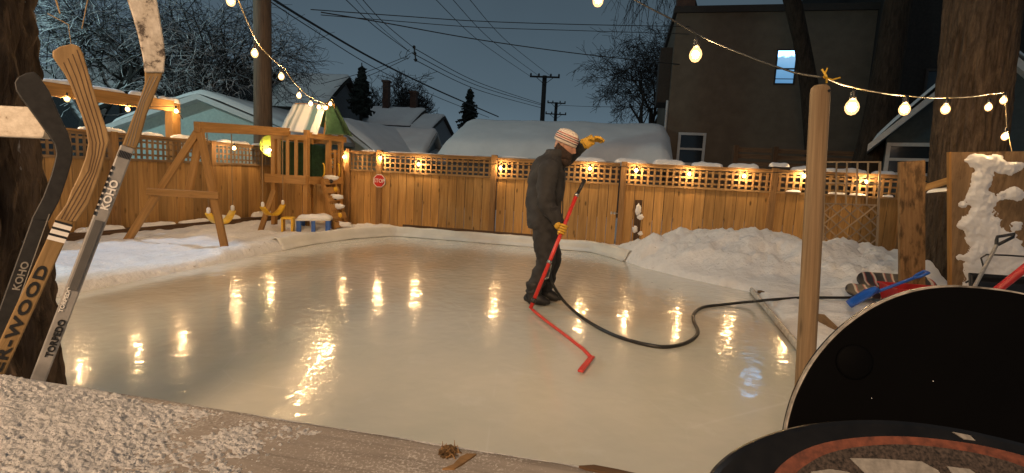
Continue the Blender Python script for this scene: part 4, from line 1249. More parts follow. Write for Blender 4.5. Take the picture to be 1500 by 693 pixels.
util_pole('thick brown utility pole behind the swing beam', 383, -150, 13.2, .20, M['util'])
util_pole('dark utility pole with one crossarm in front of the sky', 798, 111, 40, .17, M['util_far'], [(.12, 2.25, -.08)])
util_pole('smaller distant utility pole with two crossarms', 815, 150, 58, .17, M['util_far'], [(.1, 2.0, 0), (1.3, 2.3, 0)])
def wire(label, pts, r, sub=(), sag=.0):
    P = [at(px, py, Y) for px, py, Y in pts]
    out = []
    for i in range(len(P) - 1):
        p0, p1, p2, p3 = P[max(0, i - 1)], P[i], P[i + 1], P[min(len(P) - 1, i + 2)]
        for k_ in range(10):
            t = k_ / 10
            out.append(.5 * ((2 * p1) + (p2 - p0) * t + (2 * p0 - 5 * p1 + 4 * p2 - p3) * t * t + (3 * p1 - p0 - 3 * p2 + p3) * t ** 3))
    out.append(P[-1])
    m = MB(); m.tube(out, r, 5); o = m.build('power_line', M['wire'], loc=P[0])
    tag(o, label, 'cable', 'overhead wires')
    return o
wire('thickest black cable sagging from top left to the garage roof', [(380, -14, 13.5), (450, 30, 17), (550, 88, 22), (640, 132, 28), (730, 171, 36)], .038)
wire('thinner black cable hanging just below the thickest one', [(385, -5, 13.5), (450, 38, 17), (550, 100, 22), (640, 142, 28), (716, 172, 36)], .016)
wire('upper of two level wires crossing the sky to the tall building', [(455, 14, 14), (580, 23, 15.5), (700, 31, 17), (850, 36, 18), (1010, 39, 19)], .013)
wire('lower of two level wires crossing the sky to the tall building', [(470, 22, 14), (580, 31, 15.5), (700, 40, 17), (850, 45, 18), (1010, 50, 19)], .011)
wire('sloping wire below the two level wires, ending at the stucco wall', [(470, 18, 14), (560, 33, 15), (700, 58, 17), (850, 79, 18), (1000, 95, 19.2)], .016)
for (a, r_, t) in (((505, -2), .014, 'outer left'), ((516, -6), .009, 'thin middle'), ((528, -4), .014, 'outer right')):
    e = (600, 76) if a[0] < 520 else (606, 70)
    wire(t + ' wire of three running from the top edge down to the small spacer', [(a[0], a[1], 16), ((a[0] + e[0]) / 2 - 3, (a[1] + e[1]) / 2 + 2, 19), (e[0], e[1], 23)], r_)
for (a, b, t) in (((607, 71), (793, 152), 'upper'), ((604, 78), (793, 154), 'middle'), ((606, 87), (793, 158), 'lower')):
    wire(t + ' wire of three from the small spacer down to the dark pole', [(a[0], a[1], 23), ((a[0] + b[0]) / 2, (a[1] + b[1]) / 2 + 9, 31), (b[0], b[1], 40)], .018)
for (a, b, t) in (((636, -3), (777, 112), 'left'), ((661, -3), (789, 111), 'middle'), ((686, -3), (806, 111), 'right')):
    wire(t + ' wire of three from the top edge to the crossarm of the dark pole', [(a[0], a[1], 20), ((a[0] + b[0]) / 2 - 4, (a[1] + b[1]) / 2 + 6, 29), (b[0], b[1], 40)], .014)
wire('upper short wire from the small spacer down to the left roofs', [(470, 123, 24), (540, 104, 23.5), (597, 82, 23)], .013)
wire('lower short wire from the small spacer down to the left roofs', [(490, 128, 24), (545, 109, 23.5), (598, 85, 23)], .013)
wire('faint wire rising from the round bare tree towards the thick cable', [(556, 130, 30), (600, 118, 30), (640, 105, 29)], .013)
wire('faint level wire from the small distant pole to the bare tree', [(815, 154, 58), (860, 156, 50), (935, 157, 34)], .02)
a_, b_ = at(606.5, 69, 23), at(609, 88, 23)
m = MB(); m.tube([a_, b_], .035, 6)
for t in (0, .5, 1): m.lathe(a_.lerp(b_, t), [(.05, -.06), (.075, 0), (.05, .06)], 8)
m.tube([at(600, 72, 23), at(596, 76, 23), at(594, 83, 23), at(597, 87, 23), at(601, 82, 23)], .012, 5)
m.tube([at(588, 75, 23), at(585, 80, 23), at(587, 85, 23), at(593, 86, 23), at(598, 80, 23), at(606, 76, 23)], .012, 5)
tag(m.build('wire_spacer', M['wire'], loc=a_), 'small vertical spacer where the three sky wires meet', 'spacer')

# ------------------------------------------------------------------ big trunks
def trunk_mesh(base, top, r_of, amp, seed, nu=150, nz=150, k=4.5, flare=.25):
    m = MB(); d = top - base
    def fn(u, v):
        q = 2 * pi * u; c = base + d * v; r = r_of(v) * (1 + flare * exp(-v * 9))
        n1 = noise.noise(V((cos(q) * k, sin(q) * k, c.z * 1.1 + seed))); n2 = noise.noise(V((cos(q) * k * 2.6, sin(q) * k * 2.6, c.z * 2.6 + seed + 7)))
        n3 = noise.noise(V((cos(q) * 9 * k, sin(q) * 9 * k, c.z * 14 + seed)))
        h = amp * ((1 - abs(n1) * 2.4) * .8 + (1 - abs(n2) * 2.2) * .5 + n3 * .22)
        lob = .06 * r * noise.noise(V((cos(q), sin(q), c.z * .5 + seed)))
        return c + V((cos(q), sin(q), 0)) * (r + h + lob)
    return m.grid(fn, nu, nz)
# left trunk next to the camera
base = V((-2.17, 1.78, 0)); top = V((-2.33, 1.84, 4.4))
o = thing('tree_trunk', 'dark deeply furrowed tree trunk at the left edge', 'tree', base)
trunk_mesh(base, top, lambda v: .37 - .02 * sin(v * 6), .062, 3, 320, 280, 7.5, .02).build('trunk', M['bark'], o, smooth=True)
m = MB(); rnd = random.Random(6)
for (px, py, px2, py2, r_) in ((45, -20, 88, 20, .004), (112, -30, 120, 42, .0022), (70, 20, 105, 72, .0015)):
    p, q = at(px, py, 1.75), at(px2, py2, 1.6); mid = p.lerp(q, .5) + V((.03, 0, .02)); m.tube([p, mid, q], [r_, r_ * .8, r_ * .5], 5)
    for j in range(0):
        s_ = p.lerp(q, .4 + .2 * j); e = s_ + V((rnd.uniform(-.02, .12), rnd.uniform(-.1, .1), rnd.uniform(-.1, .06))); m.tube([s_, s_.lerp(e, .5) + V((0, 0, .012)), e], [r_ * .5, r_ * .4, r_ * .25], 4)
m.build('crown', M['twig_tan'], o)

# big elm on the right
base = V((5.84, 6.65, 0)); top = V((5.55, 6.7, 6.5))
o = thing('tree_trunk', 'broad grey elm trunk with string lights across it on the right', 'tree', base)
trunk_mesh(base, top, lambda v: .335 + .04 * v, .024, 9, 260, 220, 7.5, .05).build('trunk', M['bark2'], o, smooth=True)
m = MB(); c_ = at(1376, 283, 6.15); c2 = at(1345, 272, 6.2)
o = thing('fence_board_end', 'short warm board end with snow beside the big trunk', 'board', c_)
m.beam(at(1352, 276, 5.9), at(1398, 262, 5.65), .03, .07); m.build('board', M['fence'], o)
loaf(at(1357, 283, 5.85), at(1396, 279, 5.7), .045, .12, 'thin strip of snow behind the standing plank beside the big trunk', None)

# ------------------------------------------------------------------ leaning boards right
bA, bB, tA, tB = at(1317, 430, 5.55), at(1354, 430, 5.5), at(1316, 236, 5.6), at(1354, 236, 5.55)
o = thing('leaning_plank', 'worn orange plank with dark knots standing left of the big trunk', 'plank', V((*((bA + bB) / 2).xy, 0)))
m = MB(); a, b = (bA + bB) / 2, (tA + tB) / 2; d = (a - b).normalized(); a = a + d * ((a.z - .02) / -d.z)
m.beam(a, b, (tB - tA).length, .045, (tB - tA)); m.build('board', M['plank'], o, bevel=.005)
pA, pB, qA, qB = at(1393, 440, 5.25), at(1560, 440, 5.0), at(1392, 223, 5.3), at(1560, 221, 5.05)
dn = (pA - qA).normalized(); pA = pA + dn * ((pA.z - .02) / -dn.z); dn = (pB - qB).normalized(); pB = pB + dn * ((pB.z - .02) / -dn.z)
nP = (qB - qA).cross(pA - qA).normalized(); 
if nP.y > 0: nP = -nP
o = thing('plywood_panel', 'large dark plywood panel plastered with snow at the right edge', 'panel', pA)
m = MB(); m.prism([pA, pB, qB, qA], -nP * .03, gz=ZU); m.build('sheet', M['ply'], o)
m = MB(); m.beam(pA - U3 * .012 + nP * .002, qA - U3 * .012 + nP * .002, .022, .04, U3); m.build('edge_strip', M['play'], o)
# snow stuck to the panel: thick rough plaster where the patches are
def stuck():
    cx_ = [(1432, 232, 26, 10), (1455, 240, 26, 14), (1485, 246, 20, 10), (1436, 262, 20, 26), (1432, 295, 24, 28), (1440, 325, 30, 20), (1470, 288, 30, 12), (1492, 285, 14, 14), (1450, 350, 30, 22), (1424, 332, 16, 14),
           (1432, 392, 26, 34), (1455, 405, 40, 40), (1490, 330, 12, 10), (1475, 380, 40, 30), (1408, 300, 6, 5), (1407, 330, 7, 6), (1500, 400, 30, 40)]
    m = MB(); nu, nv = 110, 150
    ex = (qB - qA); ey = (pA - qA)
    grid = []
    def fn(u, v):
        p = qA + ex * (u * .98 + .01) + ey * (v * .99)
        x = 750 + F * (p - CAM).dot(RR) / (p - CAM).dot(_fw); y = 346.5 - F * (p - CAM).dot(UU) / (p - CAM).dot(_fw)
        s_ = 0
        for a, b, rx, ry in cx_: s_ += exp(-(((x - a) / rx) ** 2 + ((y - b) / ry) ** 2) * 1.2)
        s_ = s_ * .85 + .45 * noise.noise(p * 8) + .22 * noise.noise(p * 19) + .12 * noise.noise(p * 40)
        h = max(-.02, min(.022, (s_ - .55) * .04)) + (.010 * noise.noise(p * 14) + .006 * noise.noise(p * 33) if s_ > .6 else 0)
        if s_ < .45: h = -.012
        return p + nP * h
    m.grid(fn, nu, nv)
    tag(m.build('snow_crust', M['snow2'], loc=qA, smooth=True), 'thick white snow plastered in patches on the plywood panel', 'snow')
stuck()

# ------------------------------------------------------------------ toys and shovels right
def T(px, py, z): return ground(px, py, z)
# red tub
c = at(1345, 453, 5.25); Xq = V((.98, -.2, 0)).normalized(); Yq = ZU.cross(Xq)
o = thing('plastic_tub', 'red plastic sled tub behind the black board', 'tub', c)
def tub(o, c, X, Y, L, W, h, mat, t=.018, ZU=ZU):
    def ring(z, s_): return [c + X * (sx * (L / 2 * s_)) + Y * (sy * (W / 2 * s_)) + ZU * z for sx, sy in ((-1, -1), (1, -1), (1, 1), (-1, 1))]
    rs = [ring(0, .86), ring(h, 1), ring(h, 1.05), ring(h - .015, 1.05), ring(h - .012, 1.01), ring(h, .97), ring(.02, .84)]
    m = MB(); vs = [p for r in rs for p in r]
    fs = [(3, 2, 1, 0)]
    for i in range(len(rs) - 1):
        for k_ in range(4): fs.append((i * 4 + k_, i * 4 + (k_ + 1) % 4, (i + 1) * 4 + (k_ + 1) % 4, (i + 1) * 4 + k_))
    fs.append((24, 25, 26, 27)); m.add(vs, fs)
    return m.build('body', mat, o, bevel=.008)
tub(o, c, Xq, Yq, .62, .4, .23, M['red_plastic'])
# blue shovel
def shovel(label, tipx, tipy, hx, hy, zt, zh, mat, blade_w=.24, blade_l=.30, hmat=None):
    tip = at(tipx, tipy, zt); hd_ = at(hx, hy, zh); d = (hd_ - tip); L = d.length; d.normalize(); s_ = d.cross(ZU).normalized(); n = s_.cross(d)
    o = thing('toy_shovel', label, 'shovel', tip)
    m = MB(); vs = []; nu = 8
    for j in range(7):
        v = j / 6; w = blade_w * (1 if v < .7 else 1 - (v - .7) * 2.3) / 2 * (0.85 + .15 * min(1, v * 4))
        for i in range(nu + 1):
            u = i / nu * 2 - 1; vs.append(tip + d * (blade_l * v) + s_ * (u * w) + n * (.045 * u * u + .03 * v))
    m.add(vs, [(j * 9 + i, j * 9 + i + 1, j * 9 + i + 10, j * 9 + i + 9) for j in range(6) for i in range(8)])
    b = m.build('blade', mat, o, smooth=True); sm = b.modifiers.new('s', 'SOLIDIFY'); sm.thickness = .008
    m = MB(); m.tube([tip + d * blade_l * .85 + n * .03, hd_ - d * .1], .016, 8); m.build('shaft', hmat or mat, o, smooth=True)
    m = MB(); e = hd_ - d * .1; m.tube([e, e + d * .05 - s_ * .05, e + d * .12 - s_ * .055, e + d * .12 + s_ * .055, e + d * .05 + s_ * .05, e], .014, 8); m.build('grip', mat, o, smooth=True)
shovel('blue toy shovel lying against the red tub', 1246, 450, 1354, 400, 5.15, 4.95, M['blue_plastic'])
# dark snow scoop shovel with D handle
top_ = at(1461, 357, 4.45); bot = at(1425, 425, 4.3)
o = thing('snow_shovel', 'snow shovel with grey shaft and black D handle stuck in the snow', 'shovel', V((bot.x, bot.y, 0)))
m = MB(); d = (top_ - bot).normalized(); m.tube([bot - d * .35, top_ - d * .02], .015, 10); m.build('shaft', M['silver'], o, smooth=True)
s_ = V((1, -.2, .28)).normalized(); m = MB(); m.tube([top_ - d * .02, top_ + d * .04 - s_ * .02, top_ + d * .085 - s_ * .03, top_ + d * .085 + s_ * .10, top_ + d * .05 + s_ * .10, top_ - d * .02], .014, 8); m.build('d_handle', M['black_plastic'], o, smooth=True)
e = bot - d * .35; m = MB(); m.box(e - d * .1, .36, .03, .3, (s_, d.cross(s_), d)); m.build('scoop', M['black_plastic'], o, bevel=.01)
# black mesh sled with pull cord
c = at(1490, 428, 4.35); c.z = .33; X = V((1, -.15, 0)).normalized(); Y = ZU.cross(X)
o = thing('plastic_sled', 'black sled with raised rim and a thin pull cord loop', 'sled', c)
tub(o, c + Y * .03, X, (ZU + Y * .25).normalized(), .72, .60, .09, M['black_plastic'], ZU=(-Y + ZU * .25).normalized())
m = MB(); pts = [at(1414, 414, 4.5), at(1437, 404, 4.45), at(1441, 392, 4.45), at(1437, 378, 4.45), at(1445, 373, 4.45), at(1475, 374, 4.45), at(1530, 378, 4.4)]; m.tube(pts, .008, 6); m.build('pull_cord', M['black_plastic'], o, smooth=True)
# red handle
a, b = at(1462, 424, 3.6), at(1515, 382, 3.5); d = (b - a).normalized()
o = thing('red_shovel', 'thick red tool handle slanting up at the right edge', 'shovel', V((a.x, a.y, 0)))
m = MB(); lowe = at(1330, 529, 3.66); m.tube([lowe, a, b, b + d * .3], .028, 12); m.build('shaft', M['red_plastic'], o, smooth=True)
m = MB(); e = lowe; m.box(e - d * .10 + ZU * .02, .34, .03, .26, (V((d.y, -d.x, 0)).normalized(), d.cross(V((d.y, -d.x, 0)).normalized()), d)); m.build('scoop', M['red_plastic'], o, bevel=.01)
# printed sleds lying on the snow
k = N('printed_sled'); b_ = k.bsdf(Roughness=.4); wv = k.n('ShaderNodeTexWave'); wv.inputs['Scale'].default_value = 1.5; wv.inputs['Distortion'].default_value = 4
k.l(k.coords('pos', (1, 2, 2)), wv.inputs['Vector'])
k.l(k.ramp(wv.outputs[0], [(.0, (.015, .014, .016)), (.35, (.02, .018, .02)), (.42, (.40, .36, .32)), (.62, (.42, .38, .33)), (.70, (.35, .05, .05)), (.85, (.02, .02, .025))]).outputs[0], b_.inputs['Base Color'])
def flat_board(label, a, b, w, z0, z1, nm='snowboard'):
    p, q = at(*a, z0), at(*b, z1); d = (q - p); L = d.length; d.normalize(); s_ = (ZU.cross(d).normalized() * .75 + ZU * .66).normalized(); s_ = (s_ - d * s_.dot(d)).normalized(); n = d.cross(s_)
    m = MB(); out = []
    nn = 10
    for i in range(nn + 1):
        t = pi / 2 + pi * i / nn; out.append(p + d * (w / 2 + cos(t) * w / 2) + s_ * (sin(t) * w / 2))
    for i in range(nn + 1):
        t = -pi / 2 + pi * i / nn; out.append(q - d * (w / 2 - cos(t) * w / 2) + s_ * (sin(t) * w / 2))
    m.prism(out, n * .02); o = m.build(nm, k.m, loc=p); tag(o, label, 'board', 'printed boards on the snow')
flat_board('red and white printed board lying upper in the snow pile', (1255, 411), (1372, 420), .25, 5.75, 5.6)
flat_board('dark striped board lying half under the printed one', (1238, 424), (1352, 438), .17, 5.6, 5.45)
# wood scraps on the snow
p0, p1 = T(1196, 462, .06), T(1228, 494, .06); m = MB(); m.beam(p0, p1, .14, .04); tag(m.build('wood_scrap', M['plank'], loc=p0, bevel=.004), 'short brown board lying behind the round post', 'board')
p0, p1 = T(1112, 427, .07), T(1134, 434, .07); m = MB(); m.beam(p0, p1, .05, .03); tag(m.build('wood_scrap', M['dark_wood'], loc=p0), 'small dark splinter of wood at the ice corner', 'board')
rnd = random.Random(12)
for i, (px, py) in enumerate(((1158, 378), (1150, 404), (985, 372), (960, 399), (1096, 392), (1060, 365))):
    p = T(px, py, hgt(*T(px, py, .2).xy) + .01) if False else None
m = MB()

# ------------------------------------------------------------------ hose
hp = [(806, 392, .40), (806, 405, .30), (812, 421, .18), (826, 441, .06), (845, 459, .016), (870, 476, .016), (900, 491, .016), (935, 502, .016), (970, 508, .016), (1000, 504, .016), (1018, 494, .016), (1022, 484, .016), (1016, 470, .016), (1017, 459, .016), (1030, 450, .016), (1060, 446, .016), (1100, 442, .05), (1112, 441, .115), (1130, 441, .09), (1180, 442, .07), (1245, 444, .07), (1300, 446, .07)]
P = [T(*q) if q[2] < .1 or q[0] > 900 else at(q[0], q[1], 5.0) for q in hp]
for i, q in enumerate(P):
    if hp[i][0] > 1105: q.z = max(q.z, hgt(q.x, q.y) + .03)
out = []
for i in range(len(P) - 1):
    p0, p1, p2, p3 = P[max(0, i - 1)], P[i], P[i + 1], P[min(len(P) - 1, i + 2)]
    for k_ in range(6):
        t = k_ / 6; out.append(.5 * ((2 * p1) + (p2 - p0) * t + (2 * p0 - 5 * p1 + 4 * p2 - p3) * t * t + (3 * p1 - p0 - 3 * p2 + p3) * t ** 3))
out.append(P[-1])
m = MB(); m.tube(out, .0155, 10); tag(m.build('water_hose', M['rubber'], loc=P[4], smooth=True), 'black water hose curling over the ice from the red wand', 'hose')

# ------------------------------------------------------------------ red wand
YW = 4.92
w0, w1, w2 = at(857, 263, YW), at(845, 285, YW), at(775, 452, YW)
w2 = T(777, 452, .05); 
o = thing('flooding_wand', 'long red pipe wand with black grip and crossbar held by the person', 'wand', V((w2.x, w2.y, 0)))
m = MB(); m.tube([w1, w2], .019, 12); m.build('pipe', M['red'], o, smooth=True)
m = MB(); m.tube([w0, w1 + (w2 - w1).normalized() * .02], .017, 10); m.build('grip', M['black_plastic'], o, smooth=True)
m = MB(); c_ = w1; dd = (w2 - w1).normalized(); m.tube([c_ - dd * .01, c_ + dd * .02], .022, 12); c_ = w1.lerp(w2, .58); m.tube([c_, c_ + dd * .03], .0225, 12); m.build('collar', M['metal'], o, smooth=True)
x0, x1 = T(779, 453, .03), T(866, 524, .03); x2 = T(850, 544, .03)
bend = [w2.lerp(w1, .03), w2.lerp(x0, .6) + ZU * .004, x0.lerp(x1, .06), x0.lerp(x1, .3), x0.lerp(x1, .62) + V((.012, .01, 0)), x0.lerp(x1, .86) + V((.02, 0, 0)), x1]
m = MB(); m.tube(catenary(bend, 0, 4), .0135, 10); m.build('spray_bar', M['red'], o, smooth=True)
m = MB(); q = w1.lerp(w2, .30); m.tube([q, q + (w2 - w1).normalized() * .05], .0235, 12); m.build('coupling', M['black_plastic'], o, smooth=True)
m = MB(); q = w2.lerp(w1, .05); m.tube([q, q + (w1 - w2).normalized() * .045], .026, 12); m.build('coupling', M['black_plastic'], o, smooth=True)
q = w1.lerp(w2, .74); m = MB(); m.tube([q, q + V((.05, .05, .0)), P[0] + V((0, 0, .03)), P[0]], .013, 8); m.build('hose_inlet', M['metal'], o, smooth=True)
m = MB(); m.beam(x1 + (x1 - x2) * .1, x2, .04, .018); m.build('end_blade', M['red'], o, bevel=.006)

# ------------------------------------------------------------------ person
def person():
    Yb = 5.2
    def J(px, py, dy=0.0):
        p = at(px, py, Yb); return V((p.x, p.y + dy, p.z))
    g = T(790, 447, 0)
    o = thing('person', 'person in charcoal coat, striped knit hat and yellow gloves bending over a red wand', 'person', (g.x, Yb, 0))
    # body: torso, limbs, neck and head as one surface, inside the clothes
    hc = J(827, 213)
    def mesh_of(pts, edges, name, mat, parent=o, sub=2, extra=None):
        v, f = skin_mb(pts, edges, sub); m = MB(); m.add(v, f)
        if extra: extra(m)
        return m.build(name, mat, parent, smooth=True)
    body = [(J(798, 318), .09), (J(800, 285), .10), (J(803, 254), .09), (J(812, 233), .06), (J(818, 224), .055), (J(824, 215), .07),
            (J(804, 246, -.15), .045), (J(799, 294, -.25), .035), (J(811, 318, -.23), .028),
            (J(812, 243, .15), .045), (J(836, 229, .22), .035), (J(858, 212, .22), .033),
            (J(797, 332, -.09), .06), (J(798, 380, -.10), .045), (J(781, 425, -.10), .035),
            (J(800, 332, .09), .06), (J(809, 382, .09), .045), (J(799, 428, .09), .035)]
    be = [(0, 1), (1, 2), (2, 3), (3, 4), (4, 5), (2, 6), (6, 7), (7, 8), (2, 9), (9, 10), (10, 11), (0, 12), (12, 13), (13, 14), (0, 15), (15, 16), (16, 17)]
    fd = V((.86, -.30, -.42)).normalized()        # direction of the face: right, a little to the camera, down
    upv = (ZU - fd * ZU.dot(fd)).normalized(); sdv = fd.cross(upv)
    def head(m):
        vs = []; nu, nv = 28, 20
        def fn(u, v):
            th = 2 * pi * u; ph = -pi / 2 + pi * v
            d = V((cos(ph) * cos(th), cos(ph) * sin(th), sin(ph)))     # x face, y side, z up
            r = V((.104 * d.x, .080 * d.y, .122 * d.z))
            if d.z < 0: r.y *= 1 - .22 * (-d.z); r.x *= 1 + .06 * d.x
            fx_ = max(0, d.x)
            nose = exp(-((d.y / .16) ** 2 + ((d.z + .05) / .22) ** 2)) * fx_ * .034 * (1.25 if d.z < 0 else .8)
            chin = exp(-((d.y / .4) ** 2 + ((d.z + .8) / .2) ** 2)) * fx_ * .02
            brow = exp(-((d.z - .22) / .08) ** 2) * fx_ * .008
            eye = -exp(-(((abs(d.y) - .36) / .14) ** 2 + ((d.z - .08) / .1) ** 2)) * fx_ * .008
            lip = exp(-((d.y / .25) ** 2 + ((d.z + .45) / .07) ** 2)) * fx_ * .008
            r.x += nose + chin + brow + eye + lip
            return hc + fd * r.x + sdv * r.y + upv * r.z
        m.grid(fn, nu, nv)
        for s_ in (-1, 1):
            m.blob(hc + sdv * (s_ * .078) - fd * .005 - upv * .01, .022, .010, .034, (fd, sdv, upv), amp=.1, nu=10, nv=6)
    mesh_of(body, be, 'body', M['skin'], extra=head)
    for s_ in (-1, 1):
        m = MB(); m.blob(hc + fd * .086 + sdv * (s_ * .03) + upv * .012, .008, .013, .009, (fd, sdv, upv), amp=0, nu=10, nv=6); m.build('eye', M['black_text'], o, smooth=True)
    # beard
    m = MB()
    def bd(u, v):
        th = (u - .5) * pi * 1.3; z = -.012 - .125 * v - .03 * cos(th)
        R = (.112 + .014 * sin(pi * v)) * (1 - .25 * max(0, v - .5) * 2); p = V((cos(th) * R * 1.02, sin(th) * R * .80, z))
        p += V((1, 0, 0)) * .008 * noise.noise(V((th * 6, v * 9, 0)))
        return hc + fd * p.x + sdv * p.y + upv * p.z
    m.grid(bd, 24, 10); m.blob(hc + fd * .075 - upv * .135, .05, .055, .035, (fd, sdv, upv), amp=.2); ob = m.build('beard', M['beard'], o, smooth=True)
    sm = ob.modifiers.new('s', 'SOLIDIFY'); sm.thickness = .018
    # knitted hat
    ha = (upv - fd * .06).normalized(); hf = (fd - ha * fd.dot(ha)).normalized(); hs = ha.cross(hf)
    m = MB(); pr = [(.105, .014), (.120, .016), (.124, .045), (.123, .075), (.115, .105), (.098, .130), (.07, .147), (.035, .156), (0, .158)]
    m.lathe(hc + ha * .005 - hf * .006, pr, 32, (hf, hs * .9, ha))
    for i, p in enumerate(m.v): m.g[i] = V((0, 0, ((p - hc).dot(ha) - .02) / .145))
    m.build('knit_hat', M['hat'], o, smooth=True)
    # coat
    def fold(m, amp=.012, fr=9):
        pass
    def loft(m, rings, n=36, steps=5, cap0=True, cap1=True, sq=1.0, wrinkle=None):
        """rings = [(centre, half depth along x, half width along y)], smoothly joined"""
        R = []
        for i in range(len(rings) - 1):
            a = [rings[max(0, i - 1)], rings[i], rings[i + 1], rings[min(len(rings) - 1, i + 2)]]
            for k_ in range(steps):
                t = k_ / steps
                cr = lambda p0, p1, p2, p3: .5 * ((2 * p1) + (p2 - p0) * t + (2 * p0 - 5 * p1 + 4 * p2 - p3) * (t * t) + (3 * p1 - p0 - 3 * p2 + p3) * (t ** 3))
                R.append((cr(*[q[0] for q in a]), cr(*[q[1] for q in a]), cr(*[q[2] for q in a])))
        R.append(rings[-1]); vs = []; fs = []
        for i, (c, rx, ry) in enumerate(R):
            t = (R[min(i + 1, len(R) - 1)][0] - R[max(0, i - 1)][0]).normalized()
            X = V((1, 0, 0)); X = (X - t * X.dot(t)).normalized() if abs(t.x) < .9 else ZU - t * ZU.dot(t)
            X.normalize(); Y = t.cross(X)
            for k_ in range(n):
                q = 2 * pi * k_ / n; cx_, sy_ = cos(q), sin(q)
                e = lambda v_: (abs(v_) ** sq) * (1 if v_ > 0 else -1)
                p = c + X * (rx * e(cx_)) + Y * (ry * e(sy_))
                if wrinkle: p = wrinkle(p, (p - c).normalized(), i / len(R))
                vs.append(p)
        for i in range(len(R) - 1):
            for k_ in range(n):
                k2 = (k_ + 1) % n; fs.append((i * n + k_, i * n + k2, (i + 1) * n + k2, (i + 1) * n + k_))
        if cap0: fs.append(tuple(reversed(range(n))))
        if cap1: fs.append(tuple(range((len(R) - 1) * n, len(R) * n)))
        m.add(vs, fs)
    def folds(amp, fr=1.0):
        def f(p, nrm_, t):
            q = V((p.x * 5 * fr, p.y * 5 * fr, p.z * 12 * fr + p.x * 8))
            a = noise.noise(q); b_ = .5 - abs(noise.noise(V((p.x * 9 * fr, p.y * 9 * fr, p.z * 20 * fr - p.x * 12)))) * 2
            return p + nrm_ * (amp * (.8 * a + .7 * b_))
        return f
    def wr(p): return p
    m = MB()
    loft(m, [(J(797, 333), .168, .195), (J(797, 326), .176, .20), (J(797, 312), .178, .20), (J(797, 294), .18, .20), (J(799, 274), .186, .205), (J(802, 257), .182, .21), (J(805, 244), .158, .20), (J(810, 234), .115, .145), (J(815, 226), .085, .09)], wrinkle=folds(.019), sq=.9)
    loft(m, [(J(806, 243, -.12), .07, .07), (J(803, 248, -.19), .10, .092), (J(798, 268, -.235), .092, .084), (J(797, 286, -.255), .088, .08), (J(799, 299, -.265), .084, .078), (J(808, 312, -.265), .07, .068), (J(816, 324, -.26), .056, .056), (J(818, 327, -.262), .05, .05)], n=24, wrinkle=folds(.018, 1.4))
    loft(m, [(J(808, 243, .10), .06, .07), (J(815, 241, .18), .088, .088), (J(828, 234, .215), .078, .078), (J(840, 227, .23), .072, .072), (J(852, 216, .225), .06, .06), (J(860, 209, .22), .05, .05)], n=24, wrinkle=folds(.012, 1.4))
    cw = list(m.v); m.build('coat', M['jacket'], o, smooth=True)
    # pocket flap, zip and hem seam on the near side of the coat
    def on_coat(px, py, r_=.0):
        p = J(px, py, 0); best = None
        for q in cw:
            if abs(q.z - p.z) < .03 and abs(q.x - p.x) < .03 and (best is None or q.y < best.y): best = q
        return best if best is not None else p
    m = MB(); zp = [on_coat(x, y) - V((-.004, .004, 0)) for x, y in ((829, 242), (829, 256), (828, 272), (826, 290), (824, 308), (822, 322))]
    m.tube(zp, .006, 6); m.build('zip', M['black_plastic'], o, smooth=True)
    m = MB(); a = on_coat(806, 306); b_ = on_coat(820, 301); m.beam(a - V((0, .006, 0)), b_ - V((0, .006, 0)), .012, .035, (0, 1, 0)); m.build('pocket_flap', M['trousers'], o, bevel=.004)
    m = MB(); c_ = J(813, 227); m.lathe(c_, [(.085, -.05), (.108, 0), (.102, .05), (.088, .055), (.08, 0)], 20, (V((1, 0, 0)), V((0, 1, 0)), V((.25, 0, 1)).normalized())); m.build('collar', M['jacket'], o, smooth=True)
    # trousers
    m = MB()
    loft(m, [(J(797, 314, -.07), .125, .12), (J(797, 336, -.085), .126, .115), (J(797, 354, -.095), .112, .104), (J(799, 370, -.10), .100, .094), (J(798, 384, -.10), .092, .086), (J(790, 402, -.10), .084, .08), (J(783, 418, -.10), .078, .076), (J(781, 426, -.10), .074, .072)], n=26, wrinkle=folds(.018, 1.3))
    loft(m, [(J(799, 314, .07), .125, .12), (J(800, 336, .085), .126, .115), (J(803, 354, .09), .112, .104), (J(808, 372, .09), .100, .094), (J(808, 386, .09), .092, .086), (J(804, 404, .09), .084, .08), (J(800, 420, .09), .078, .076), (J(799, 428, .09), .074, .072)], n=26, wrinkle=folds(.018, 1.3))
    m.build('trousers', M['trousers'], o, smooth=True)
    # boots
    for ax_, hx, tx, dy, up in ((781, 771, 802, -.10, 410), (799, 790, 821, .09, 413)):
        m = MB()
        loft(m, [(J(ax_ + 1, up, dy), .082, .08), (J(ax_ + 1, up + 4, dy), .086, .084), (J(ax_, up + 12, dy), .074, .072), (J(ax_ - 1, 435, dy), .072, .066), (V((J(ax_ - 1, 440, dy).x, Yb + dy, .05)), .08, .062)], n=22, wrinkle=folds(.006, 2))
        hx_, tx_ = J(hx, 440, dy).x, J(tx, 440, dy).x; L = tx_ - hx_
        rg = []
        for t, hh, w in ((0, .03, .030), (.04, .05, .048), (.15, .062, .054), (.35, .066, .052), (.55, .058, .056), (.75, .046, .060), (.92, .036, .050), (.985, .026, .034), (1.0, .016, .015)):
            rg.append((V((hx_ + L * t, Yb + dy - .03 * t, hh + .004)), hh, w))
        loft(m, rg, n=20, steps=3)
        m.v = [V((p.x, p.y, max(p.z, .003))) for p in m.v]
        m.build('boot', M['boot'], o, smooth=True)
